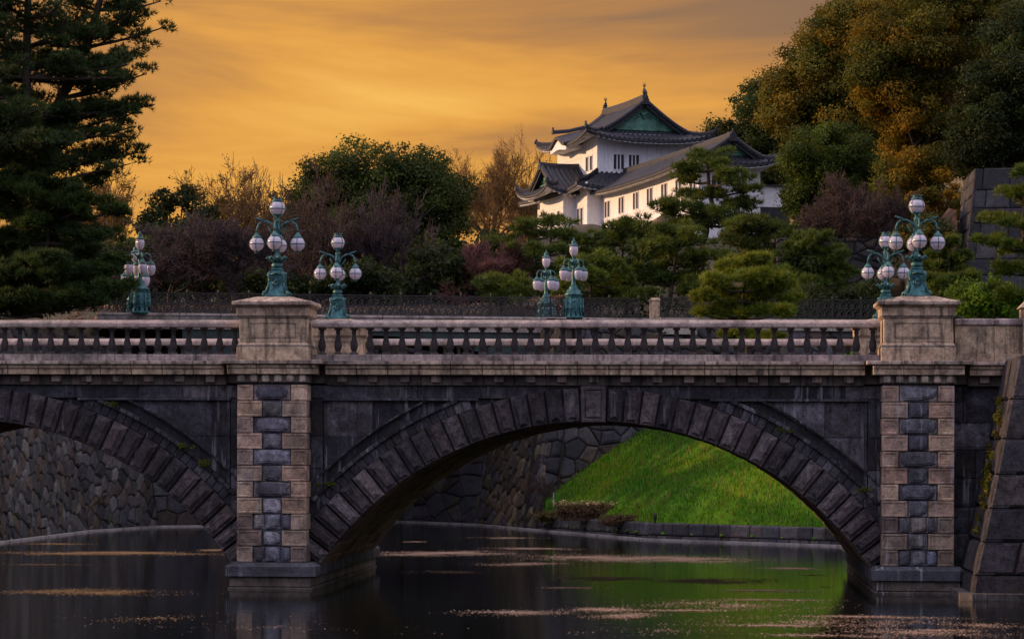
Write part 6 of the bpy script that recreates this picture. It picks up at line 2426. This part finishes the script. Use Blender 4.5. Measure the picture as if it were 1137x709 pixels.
Ym = 109.5
pm = P(727, 566, Ym)
xm = pm.x
zm = bank_z(xm, Ym + 1.0)
mb = MB()
mb.lathe([(0.035, 0), (0.035, 0.5), (0.06, 0.51), (0.075, 0.55), (0.075, 0.78), (0.05, 0.82), (0.01, 0.83)], 10, (xm, Ym + 1.0, zm - 0.05))
tag(mb.build('marker_post', M_BLACK, loc=(xm, Ym + 1.0, zm - 0.05)), 'small black marker post standing in the bright grass', 'post')
pm = P(614, 548, 122.6)
mb = MB()
mb.lathe([(0.03, -1.4), (0.03, 0.05), (0.02, 0.08), (0.005, 0.09)], 8, (pm.x, 123.0, pm.z))
tag(mb.build('marker_post', M_WHITE, loc=(pm.x, 123.0, pm.z)), 'thin white marker post by the rubble wall beside the bank', 'post')

# weeds rooted in the joints of the bridge
for i, (px, py, lb) in enumerate([(126, 448, 'highest weed tuft on the left arch moulding'), (205, 496, 'largest weed tuft on the left arch moulding'), (227, 514, 'weed tuft beside the pier on the left arch moulding'),
                            (361, 537, 'weed tuft left of the main arch ring just right of the pier'), (870, 478, 'weed tuft high on the right side of the main arch moulding'), (958, 545, 'weed tuft low on the right of the main arch beside the right pier')]):
    random.seed(300 + i)
    p = P(px, py, 70.66)
    V, Fq, T = leaves([(p.x + random.uniform(-.22, .22), 70.64 + random.uniform(-.05, .05), p.z + random.uniform(-.05, .08), .09, .05, .05) for _ in range(7)], 120, 0.028, [(0.07, 0.11, 0.01), (0.11, 0.12, 0.012)], 300 + i)
    o = mesh_np('weed', V, Fq, M_LEAF, None, T, loc=tuple(p))
    tag(o, lb, 'weed', 'weeds growing on the bridge')
# moss line on the buttress edge
random.seed(320)
cl = []
for k in range(26):
    z = random.uniform(1.0, 5.2)
    cl.append((fx + lean(z) - 0.1, 67 + lean(z) * .45 + random.uniform(0.5, 1.9), z, .07, .12, .12))
V, Fq, T = leaves(cl, 900, 0.045, [(0.12, 0.11, 0.01), (0.09, 0.10, 0.01)], 320)
tag(mesh_np('climbing_moss', V, Fq, M_LEAF, None, T), 'yellow green moss clinging to the side of the buttress wall', 'moss', kind='stuff')

# ------------------------------------------------------------------ petal and leaf scum floating on the water
patches = [(118, 617, 118, 2.6, 1.0), (95, 661, 98, 4.2, 1.0), (60, 607, 40, 1.2, .6), (235, 613, 20, 1.5, .7), (40, 630, 60, 1.2, .3), (170, 690, 120, 9, .025),
           (488, 615, 80, 3.6, 1.0), (587, 609, 48, 1.4, .8), (488, 636, 48, 2.0, .8), (578, 626, 48, 2.4, .9), (673, 619, 84, 4.4, 1.0), (668, 641, 58, 3.4, 1.0), (632, 652, 38, 1.5, .8),
           (569, 680, 64, 3.6, 1.0), (672, 676, 42, 3.6, .9), (692, 682, 44, 4.4, .9), (758, 619.5, 68, 4.4, 1.0), (880, 629, 34, 1.5, .9), (790, 643, 74, 4.6, 1.0), (848, 654, 54, 2.0, .9),
           (800, 671, 120, 7, .22), (860, 664, 90, 2, .4), (760, 676, 80, 2, .5), (925, 688, 160, 7, .2), (960, 682, 120, 2.5, .45), (870, 692, 110, 2.2, .5), (1015, 700, 140, 7, .2), (1040, 696, 90, 2.5, .4), (905, 703, 120, 2.5, .4), (920, 649, 14, 1.3, .9), (560, 597, 40, 1.0, .5), (900, 636, 25, 1, .7), (460, 602, 14, .8, .6), (1090, 690, 60, 5, .2), (730, 700, 120, 8, .03), (300, 700, 200, 8, .012)]
VV, TT = [], []
r = np.random.default_rng(77)
for (px, py, hw, hh_, dens) in patches:
    Yc = ZC * F / (py - HY)
    sx = hw * Yc / F
    y_far, y_near = ZC * F / (py - hh_ - HY), ZC * F / (py + hh_ - HY)
    sy = (y_far - y_near) / 2 * 0.8
    xc = P(px, py, Yc).x
    n = int(sx * sy * 3.14 * 950 * dens)
    n = min(n, 36000)
    a = r.uniform(0, 2 * np.pi, n)
    q_ = np.abs(r.normal(size=n)) * 0.52
    x = xc + q_ * np.cos(a) * sx
    y = (y_far + y_near) / 2 + q_ * np.sin(a) * sy
    # break the patch up into streaks
    y += 0.35 * sy * np.sin(x * 1.1 + px) * 0.6
    keepm = (np.sin(x * 0.9 + y * 2.3 + px) + np.sin(x * 2.7 - y * 1.7) + r.normal(size=n) * 0.8) > -0.7
    x, y = x[keepm], y[keepm]
    n = len(x)
    s = r.uniform(0.011, 0.032, n)
    th = r.uniform(0, np.pi, n)
    c_, s_ = np.cos(th), np.sin(th)
    z = 0.006 + r.random(n) * 0.004
    tilt = r.uniform(-0.004, 0.004, (n, 4))
    V = np.stack([np.stack([x + c_ * s, y + s_ * s, z + tilt[:, 0] ], 1), np.stack([x - s_ * s * .7, y + c_ * s * .7, z + tilt[:, 1] ], 1),
                  np.stack([x - c_ * s, y - s_ * s, z + tilt[:, 2] ], 1), np.stack([x + s_ * s * .7, y - c_ * s * .7, z + tilt[:, 3] ], 1)], 1).reshape(-1, 3)
    VV.append(V)
    pal = np.array([(0.40, 0.27, 0.20), (0.31, 0.21, 0.16), (0.24, 0.16, 0.11), (0.46, 0.33, 0.25)])
    if px < 260:
        pal = np.array([(0.40, 0.23, 0.09), (0.30, 0.18, 0.08), (0.46, 0.29, 0.14)])
    TT.append(pal[r.integers(len(pal), size=n)] * r.uniform(0.6, 1.2, n)[:, None])
VV = np.concatenate(VV)
TT = np.concatenate(TT)
tag(mesh_np('floating_debris', VV, np.arange(len(VV)).reshape(-1, 4), M_SCUM, None, TT), 'pinkish drifts of fallen petals floating on the dark water', 'petals', kind='stuff')
